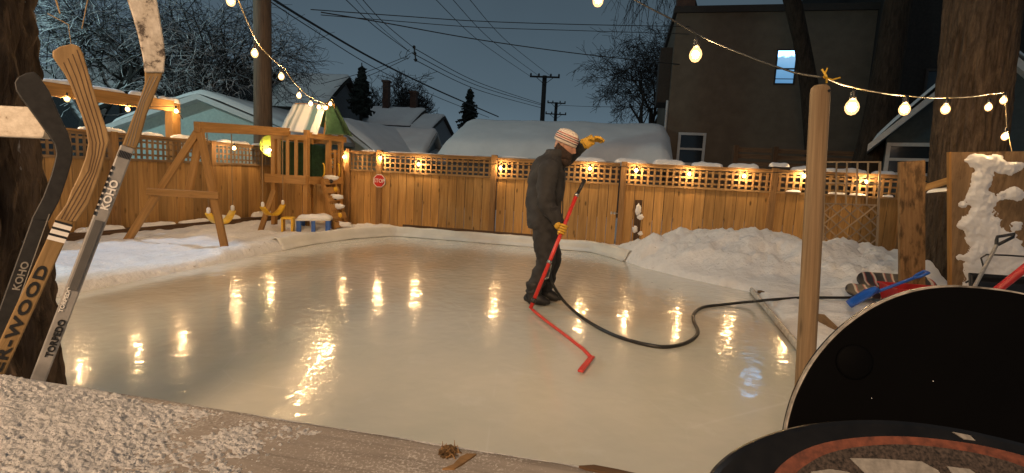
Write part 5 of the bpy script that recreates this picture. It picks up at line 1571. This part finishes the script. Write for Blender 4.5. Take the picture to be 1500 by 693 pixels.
    # gloves with separate fingers
    def glove(c, fdir, nrm_, curl, thumb_side, wrist, wrap=None, scale=1.0):
        """c palm centre, fdir finger direction, nrm_ palm normal (fingers curl towards it)"""
        fdir = fdir.normalized(); nrm_ = (nrm_ - fdir * nrm_.dot(fdir)).normalized(); s_ = fdir.cross(nrm_)
        m = MB()
        v, f = skin_mb([(c - fdir * .01, (.030, .046)), (c + fdir * .035, (.026, .045)), (wrist.lerp(c, .45), .042), (wrist, .052)], [(0, 1), (0, 2), (2, 3)], 2); m.add(v, f)
        for i, ln in enumerate((.072, .082, .077, .060)):
            b = c + fdir * .035 + s_ * ((i - 1.5) * .024); pts = [(b, .0125)]; d = fdir.copy(); a = 0
            for seg in (.42, .33, .25):
                a = curl[0] if seg == .42 else curl[1]
                d = (d * cos(a) + nrm_ * sin(a)).normalized() if True else d
                # rotate the curl axis along
                nn = s_.cross(d) * -1 if s_.cross(d).dot(nrm_) < 0 else s_.cross(d)
                nrm2 = nn; pts.append((pts[-1][0] + d * (ln * seg * 1.15), .0118)); 
                d0_ = d; d = (d0_ * cos(curl[1] * .8) + (d0_.cross(s_) * (-1 if (d0_.cross(s_)).dot(nrm_) < 0 and seg == .42 else 1)) * 0).normalized()
            v, f = skin_mb(pts, [(0, 1), (1, 2), (2, 3)], 2); m.add(v, f)
        b = c + s_ * (thumb_side * .040) - fdir * .005
        t1_ = b + (s_ * thumb_side * .7 + fdir * .6 + nrm_ * .35).normalized() * .035; t2_ = t1_ + (fdir * .7 + nrm_ * .7).normalized() * .03
        v, f = skin_mb([(b, .016), (t1_, .0145), (t2_, .012)], [(0, 1), (1, 2)], 2); m.add(v, f)
        m.v = [c + (p - c) * scale for p in m.v]
        return m.build('glove', M['glove'], o, smooth=True)
    def glove_grip(c, axis_, wrist, out):
        """hand closed round a rod: axis_ rod direction, out = from rod to palm"""
        axis_ = axis_.normalized(); out = (out - axis_ * out.dot(axis_)).normalized(); t = axis_.cross(out)
        m = MB(); pc_ = c + out * .042
        v, f = skin_mb([(pc_, (.030, .05)), (wrist.lerp(pc_, .5), .042), (wrist, .054)], [(0, 1), (1, 2)], 2); m.add(v, f)
        for i, ln in enumerate((1.0, 1.08, 1.02, .85)):
            pts = []
            for k_ in range(5):
                q = (.35 + k_ / 4 * 3.6 * ln); rr_ = .034
                pts.append((c + axis_ * ((i - 1.5) * .025) + (out * cos(q) + t * sin(q)) * rr_, .0135 - .0008 * k_))
            v, f = skin_mb(pts, [(0, 1), (1, 2), (2, 3), (3, 4)], 2); m.add(v, f)
        pts = []
        for k_ in range(4):
            q = -(.4 + k_ / 3 * 1.9); pts.append((c - axis_ * (.052 - .004 * k_) + (out * cos(q) + t * sin(q)) * .036, .016 - .001 * k_))
        v, f = skin_mb(pts, [(0, 1), (1, 2), (2, 3)], 2); m.add(v, f)
        return m.build('glove', M['glove'], o, smooth=True)
    wd = (w2 - w1).normalized(); tt = (J(822, 331).z - w1.z) / (w2.z - w1.z); wc = w1.lerp(w2, tt)
    glove_grip(wc, -wd, J(813, 321, -.24), V((-.9, .1, -.25)))
    glove(J(868, 204, .20), V((.85, -.1, .35)), V((.1, -.35, -.95)), (.35, .5), -1, J(858, 211, .22), scale=1.3)
person()

# ------------------------------------------------------------------ foreground
# railing board (parallel to the back fence) with frost
ZL = .95
eL, eR = ground(0, 546, ZL), ground(940, 694, ZL); dl = V((eR.x - eL.x, eR.y - eL.y, 0)).normalized(); nl = V((dl.y, -dl.x, 0))     # nl toward the camera
A = eL - dl * .6; B = eL + dl * ((.16 - eL.x) / dl.x)
o = thing('deck_railing', 'weathered grey railing board dusted with frost in the foreground', 'railing', V((B.x, B.y, 0)))
Wd = .29
def ledge():
    m = MB(); L = (B - A).length; nu, nv = 260, 40
    def fn(u, v):
        p = A + dl * (u * L) + nl * (v * Wd)
        edge = .0025 * noise.noise(V((u * L * 5, 0, 3))) + .003 * noise.noise(V((u * L * 14, 2, 3))) if v < .05 else 0
        x = u * L
        kn = 0
        z = .0015 * noise.noise(V((x * 6, v * Wd * 60, 0))) + .001 * noise.noise(V((x * 30, v * Wd * 120, 4)))
        if v == 0: z -= .006
        return p + nl * edge + ZU * z
    m.grid(fn, nu, nv); top = list(m.v)
    for i, p in enumerate(m.v): m.g[i] = V(((p - A).dot(nl), 0, (p - A).dot(dl)))
    w = nu + 1; b = len(m.v)
    row = [top[i] for i in range(w)]; m.add(row + [p - ZU * .038 for p in row], [(i + 1, i, i + w, i + w + 1) for i in range(nu)], [V(((p - A).dot(nl), .1, (p - A).dot(dl))) for p in row] * 2)
    m.box((A + B) / 2 + nl * (Wd / 2 + .004) - ZU * .024, L, Wd - .012, .032, (dl, nl, ZU))
    m.build('top_board', M['frosted_board'], o, smooth=True)
    for t in (.05, .6):
        p = A.lerp(B, t) + nl * .12; m = MB(); m.box(V((p.x, p.y, (ZL - .05) / 2)), .09, .09, ZL - .06, (dl, nl, ZU)); m.build('post', M['grey_wood'], o)
ledge()
# knot with splinters
kp = ground(655, 664, ZL)
m = MB(); m.blob(kp - ZU * .002 - nl * .002, .013, .015, .007, amp=.5, fr=6, nu=26, nv=16)
rnd = random.Random(5)
for i in range(34):
    p = kp + V((rnd.gauss(0, .007), rnd.gauss(.002, .007), .001)); e = p + V((rnd.gauss(0, .004), rnd.gauss(.0, .004), rnd.uniform(.002, .008))); m.tube([p, e], [.0011, .0004], 4)
tag(m.build('splintered_knot', M['plank'], loc=kp, smooth=False), 'torn splintery knot at the edge of the grey board', 'knot')
p0, p1 = ground(662, 686, ZL + .002), ground(712, 663, ZL + .002)
m = MB(); poly = [ground(px, py, ZL + .0022) for px, py in ((648, 686), (664, 680), (674, 669), (684, 664), (698, 664.5), (692, 669), (682, 676), (666, 686))]
m.prism(poly, -ZU * .003, gz=dl); tag(m.build('bare_wood_scar', M['plank'], loc=kp), 'fresh orange split in the wood beside the torn knot', 'wood scar')
m = MB(); poly = [ground(px, py, ZL + .0022) for px, py in ((848, 682), (870, 680.5), (905, 687), (938, 694.5), (930, 700), (890, 692), (858, 686))]
m.prism(poly, -ZU * .003, gz=dl); tag(m.build('bark_strip', M['dark_wood'], loc=poly[0]), 'dark strip of bark on the far end of the grey board', 'bark')
# frost crust on the board
def frost():
    m = MB(); L = (B - A).length; nu, nv = 640, 190
    def fn(u, v):
        p = A + dl * (u * L) + nl * (v * Wd + .004)
        x = u * L; q = V((p.x, p.y, 0))
        f = max(0, min(1, 1.2 - (x - .55) / .75))                     # thins out to the right
        band = .32 * sin(v * 7 + x * 5 + 2.5 * noise.noise(q * 3)) 
        c_ = f * 1.25 - .66 + band * .55 + .75 * noise.noise(q * 7) + .40 * noise.noise(q * 16) + .20 * noise.noise(q * 50) + .30 * noise.noise(q * 190)
        h = .0095 * min(c_, .9) * (1 + .4 * noise.noise(q * 45)) + (.0024 * noise.noise(q * 170) + .0014 * noise.noise(q * 380) if c_ > 0 else 0)
        if x > 1.15: h = .006 * (c_ - .1)
        e = min(v / .04, 1)
        return p + ZU * (max(-.003, min(.03, h * e)) - .0006)
    m.grid(fn, nu, nv)
    for i in range(900):
        u = rnd.random() ** 1.5; v = rnd.random(); p = fn(u, v); s_ = rnd.uniform(.0004, .0012)
        if u * L > 1.05 and rnd.random() < .6: continue
        p = V((p.x, p.y, max(p.z, ZL + .0005)))
        a = [p + V((rnd.gauss(0, s_), rnd.gauss(0, s_), rnd.uniform(0, 2 * s_))) for _ in range(4)]
        m.add(a, [(0, 1, 2), (0, 2, 3), (0, 3, 1), (1, 3, 2)])
    return m
fm = frost(); ob = fm.build('frost', M['crust'], loc=A, smooth=True); tag(ob, 'crumbly frost and snow crust on the grey railing board', 'frost', kind='stuff')

# white painted plank on the trunk
a, b = at(-80, 174, 1.46), at(58, 180, 1.42)
o = thing('painted_plank', 'old plank with peeling white paint fixed across the dark trunk', 'plank', V((a.x, a.y, a.z)))
m = MB(); d = (b - a).normalized(); ax = (d, ZU.cross(d), ZU); 
prof = []
for i in range(9): 
    t = -pi / 2 + pi * i / 8; prof.append((cos(t) * .016, sin(t) * .042))
m.prism([a - d * .25 + ZU * z for z in (-.045, .045)][::1] + [b + d * x + ZU * z for x, z in prof[::-1]], ZU.cross(d) * .035)
m.build('board', M['paint_plank'], o, bevel=.006)

# ------------------------------------------------------------------ hockey sticks
def stick_frame(Y):
    P0 = at(150, 300, Y); return P0
def stick(label, outline_blade, shaft, Y0, Y1, mats, text=(), stripes=0, tape=None, extra=None):
    """outline_blade: image outline of the blade; shaft: ((x,y),(x,y)) axis top/bottom with width"""
    (tx, ty), (bx, by), wpx = shaft
    Pt, Pb = at(tx, ty, Y1), at(bx, by, Y0)
    ax_ = (Pb - Pt).normalized()
    view = (Pt.lerp(Pb, .5) - CAM).normalized()
    n = (view - ax_ * view.dot(ax_)).normalized() * -1            # faces the camera
    s_ = ax_.cross(n).normalized()
    if s_.x < 0: s_ = -s_
    base = Pb + ax_ * ((Pb.z - .01) / -ax_.z)
    o = thing('hockey_stick', label, 'hockey stick', base, 'hockey sticks leaning on the tree')
    w = wpx / F * ((Y0 + Y1) / 2)
    m = MB(); m.beam(base, Pt, w, .02, s_); m.build('shaft', mats[0], o, bevel=.003)
    poly = [onplane(px, py, Pt, n) for px, py in outline_blade]
    m = MB(); m.prism([p + n * .009 for p in poly], -n * .012, gz=ax_); bl = m.build('blade', mats[1], o, bevel=.0025)
    return o, Pt, Pb, ax_, s_, n, w, bl
# silver shaft stick with taped blade
bl = [(219, 113), (221, 104), (216, 80), (206, 50), (196, 22), (184, -6), (172, -40), (160, -70), (170, -95), (200, -98), (214, -60), (224, -20), (231, 20), (238, 60), (240, 82), (239, 106), (226, 140), (214, 170), (204, 200), (188, 196), (180, 212), (193, 178), (205, 148)]
bl = [(179, 213), (192, 178), (204, 148), (212, 122), (212, 106), (209, 84), (203, 56), (195, 26), (185, -4), (172, -40), (160, -72), (168, -96), (198, -100), (214, -66), (224, -20), (231, 20), (238, 60), (240, 82), (239, 106), (228, 136), (215, 168), (205, 205), (200, 218)]
o, Pt, Pb, ax_, s_, n, w, blo = stick('hockey stick with silver shaft and white taped blade', bl, ((187, 215), (56, 556), 18), 1.12, 1.22, (M['silver'], M['stick_wood']))
tp_ = [(212, 107), (209, 84), (203, 56), (195, 26), (185, -4), (172, -40), (160, -72), (168, -98), (198, -102), (215, -66), (226, -20), (233, 20), (239.5, 60), (242, 82), (240, 107)]
m = MB(); m.prism([onplane(px, py, Pt, n) + n * .0125 for px, py in tp_], -n * .019, gz=ax_); m.build('blade_tape', M['tape'], blo, bevel=.003)
m = MB()
for dx in (.28, .5, .72):
    a_ = [(179 + 21 * dx, 214), (205 + 6 * dx + 8 * (dx - .5), 150), (213 + 24 * dx, 112)]
    P = [onplane(x, y, Pt, n) + n * .0080 for x, y in a_]; m.tube(P, .0016, 4)
m.build('wood_stripe', M['dark_print'], blo)
sh = lambda t, off=0: Pt.lerp(Pb, t) + s_ * (w * off) + n * .0118
up_ = -ax_
m = MB()
for i in range(9): m.box(sh(.035, -.42 + .105 * i) , .0013, .001, .016, (s_, n, ax_))
m.build('printed_bars', M['black_text'], o)
text_part('lettering', 'KOHO', .021, sh(.21, .05), up_, -s_ if (-s_).dot(n.cross(up_)) > 0 else s_, M['white_text'], o, .0004, .0006, 1.15)
text_part('lettering', 'TORPEDO', .0185, sh(.82, .12), up_, n.cross(up_), M['black_text'], o, .0004, .0007, 1.05)
text_part('lettering', 'TORPEDO', .0105, sh(.66, -.22), up_, n.cross(up_), M['white_text'], o, .0004, .0003, 1.25)
m = MB(); 
for t0_, t1_ in ((.10, .32),):
    for i in range(9): m.box(sh(t0_ + (t1_ - t0_) * i / 9, -.45), .004, .001, .009, (s_, n, ax_))
m.build('printed_dashes', M['black_text'], o)
m = MB(); m.box(sh(.47, .02), w * .55, .0012, .17, (s_, n, ax_)); m.build('dark_panel', M['dark_print'], o)
# wooden stick with striped blade
bl = [(118, 262), (124, 235), (129, 210), (126, 190), (119, 168), (112, 150), (103, 125), (94, 108), (86, 92), (77, 84), (77, 76), (88, 69), (106, 65), (116, 69), (122, 80), (130, 108), (140, 142), (150, 172), (158, 194), (160, 206), (156, 218), (147, 236), (137, 262), (128, 284)]
bl = [(80, 322), (97, 299), (104, 280), (115, 258), (125, 232), (129, 210), (126, 190), (119, 168), (112, 150), (103, 125), (94, 108), (84, 94), (77, 84), (77, 76), (88, 69), (106, 65), (116, 69), (122, 80), (130, 108), (140, 142), (150, 172), (158, 194), (160, 206), (156, 218), (152, 236), (145, 260), (130, 299), (112, 325)]
o, Pt, Pb, ax_, s_, n, w, blo = stick('wooden hockey stick with dark stripes along its bare blade', bl, ((96, 322), (-32, 600), 21.5), 1.16, 1.30, (M['stick_wood'], M['blade_wood']))
edL = [(88, 322), (108, 284), (129, 250), (134, 226), (134, 208), (127, 184), (116, 152), (104, 120), (92, 94)]
edR = [(107, 324), (125, 298), (139, 262), (147, 236), (153, 218), (155, 205), (146, 176), (134, 136), (124, 98), (115, 72)]
for f_ in (.06, .34, .62, .9):
    P = []
    for i in range(9):
        a_ = edL[i]; j = i / 8 * 9; k_ = int(min(8, j)); fr = j - k_; b_ = (edR[k_][0] * (1 - fr) + edR[k_ + 1][0] * fr, edR[k_][1] * (1 - fr) + edR[k_ + 1][1] * fr)
        P.append(onplane(a_[0] * (1 - f_) + b_[0] * f_, a_[1] * (1 - f_) + b_[1] * f_, Pt, n) + n * .0078)
    m = MB(); m.tube(P, .0019, 5); m.build('dark_stripe', M['dark_wood'], blo)
sh = lambda t, off=0: Pt.lerp(Pb, t) + s_ * (w * off) + n * .0112
m = MB(); 
for i in range(3): m.box(sh(.02 + .035 * i, 0) + n * .0008, w * 1.02, .0012, .006, (s_, n, (ax_ + s_ * .3).normalized()))
m.build('printed_bars', M['black_text'], o)
m = MB()
for i in range(3): m.box(sh(.037 + .035 * i, 0) + n * .0003, w * 1.01, .0012, .011, (s_, n, ax_))
m.build('tape_band', M['white_text'], o)
text_part('lettering', 'SHER-WOOD', .029, sh(.60, 0), up_ if False else -ax_, n.cross(-ax_), M['black_text'], o, .0004, .0010, 1.75, gap=1.15)
# black stick
bl = [(70, 262), (79, 230), (82, 205), (74, 184), (60, 160), (45, 140), (30, 132), (22, 126), (22, 117), (34, 110), (52, 106), (60, 112), (72, 134), (88, 172), (100, 196), (106, 218), (107, 236), (98, 262), (88, 292), (80, 316), (58, 310)]
bl = [(45, 322), (62, 290), (74, 258), (80, 236), (82, 225), (79, 212), (71, 199), (62, 187), (52, 173), (41, 158), (30, 144), (23, 133), (21, 122), (26, 114), (38, 108), (50, 106), (57, 112), (72, 134), (88, 172), (100, 196), (106, 218), (106, 234), (98, 262), (87, 294), (71, 324)]
o, Pt, Pb, ax_, s_, n, w, blo = stick('black hockey stick with plain black blade nearest the trunk', bl, ((58, 322), (-27, 560), 18.5), 1.22, 1.36, (M['black_stick'], M['black_stick']))
sh = lambda t, off=0: Pt.lerp(Pb, t) + s_ * (w * off) + n * .0112
text_part('lettering', 'KOHO', .021, sh(.36, .1), -ax_, n.cross(-ax_), M['grey_print'], o, .0004, .0005, 1.2)
m = MB(); m.box(sh(.45, .46), .002, .0012, .42, (s_, n, ax_)); m.build('pale_edge_line', M['grey_print'], o)

# ------------------------------------------------------------------ boards lower right
def smooth_poly(pts, n=6, closed=False):
    out = []
    for i in range(len(pts) - 1):
        p0, p1, p2, p3 = pts[max(0, i - 1)], pts[i], pts[i + 1], pts[min(len(pts) - 1, i + 2)]
        for k_ in range(n):
            t = k_ / n; out.append(tuple(.5 * (2 * p1[j] + (p2[j] - p0[j]) * t + (2 * p0[j] - 5 * p1[j] + 4 * p2[j] - p3[j]) * t * t + (3 * p1[j] - p0[j] - 3 * p2[j] + p3[j]) * t ** 3) for j in (0, 1)))
    out.append(pts[-1]); return out
k1 = [(1152, 650), (1158, 614), (1172, 572), (1198, 526), (1236, 484), (1284, 450), (1336, 429), (1390, 421), (1450, 424), (1510, 434), (1570, 455), (1625, 490), (1665, 540), (1690, 600), (1700, 650)]
nB = V((-.12, -1, .16)).normalized(); PB = at(1400, 430, .47)
def board_on(o, outl, P, n_, off, th, nm, mat, down=0.0, bev=0):
    po = [onplane(px, py, P, n_) + n_ * off for px, py in outl]
    if down:
        a, b = po[0], po[-1]; dv = V((0, 0, -1)); dv = (dv - n_ * dv.dot(n_)).normalized(); po = po + [b + dv * down, a + dv * down]
    m = MB(); m.prism(po, -n_ * th); return m.build(nm, mat, o, bevel=bev)
bp_ = onplane(1400, 640, PB, nB)
o = thing('snowboard', 'black snowboard standing on end with a thin pale edge', 'snowboard', V((bp_.x, bp_.y, 0)))
k1o = smooth_poly(k1); cxk = (1425, 640)
k1e = [(cxk[0] + (x - cxk[0]) * 1.009, cxk[1] + (y - cxk[1]) * 1.012) for x, y in k1o]
board_on(o, k1o, PB, nB, 0, .008, 'base_sheet', M['black_base'], 1.05)
board_on(o, k1e, PB, nB, -.003, .004, 'edge', M['white_edge'], 1.05)
board_on(o, [(cxk[0] + (x - cxk[0]) * 1.004, cxk[1] + (y - cxk[1]) * 1.006) for x, y in k1o], PB, nB, -.0085, .003, 'deck', M['black_gloss'], 1.05)
cc_ = onplane(1251, 530, PB, nB); X = nB.cross(ZU).normalized(); Y = nB.cross(X)
m = MB(); m.lathe(cc_, [(.0165, 0), (.0165, .0015), (.014, .0028), (0, .003)], 28, (X, Y, nB)); m.build('disc', M['black_base'], o, smooth=True)
for px, py in ((1276, 583), (1366, 558)):
    m = MB(); m.blob(onplane(px, py, PB, nB) + nB * .001, .00045, .00045, .0004, amp=.3, nu=8, nv=5); tag(m.build('snow_crumb', M['snow2'], loc=onplane(px, py, PB, nB), smooth=True), 'tiny white snow speck on the black board', 'snow', 'snow specks on the black board')
k2 = [(1030, 735), (1040, 696), (1062, 669), (1098, 646), (1150, 627), (1215, 615), (1290, 612), (1370, 619), (1450, 634), (1530, 656), (1600, 690), (1640, 740)]
nC = V((-.05, -.72, .69)).normalized(); PC = at(1290, 614, .40)
k2o = smooth_poly(k2)
o = thing('snow_skate', 'nearest dark board with an orange ring and grey print on brown grip', 'board', onplane(1290, 690, PC, nC))
board_on(o, k2o, PC, nC, 0, .014, 'deck', M['black_gloss'], .85, .005)
k3 = smooth_poly([(1118, 735), (1132, 696), (1158, 670), (1200, 651), (1260, 641), (1330, 640), (1400, 647), (1460, 658), (1520, 676), (1560, 705), (1580, 740)])
board_on(o, k3, PC, nC, .0008, .001, 'orange_ring', M['orange'], .10)
k4 = smooth_poly([(1146, 735), (1160, 700), (1184, 679), (1218, 663), (1268, 654), (1330, 652), (1396, 659), (1452, 670), (1505, 688), (1545, 715), (1560, 740)])
board_on(o, k4, PC, nC, .0014, .001, 'grip_sheet', M['grip'], .09)
for pl in ([(1243, 672), (1290, 673), (1348, 677), (1372, 690), (1382, 705), (1330, 700), (1268, 697)], [(1186, 692), (1214, 688), (1240, 692), (1262, 704), (1270, 716), (1200, 712)], [(1385, 684), (1418, 688), (1440, 704), (1400, 706)]):
    board_on(o, pl, PC, nC, .0020, .001, 'grey_print', M['grey_print'])
board_on(o, [(1394, 633), (1420, 638), (1428, 646), (1412, 644)], PC, nC, .0008, .001, 'pale_scuff', M['grey_print'])
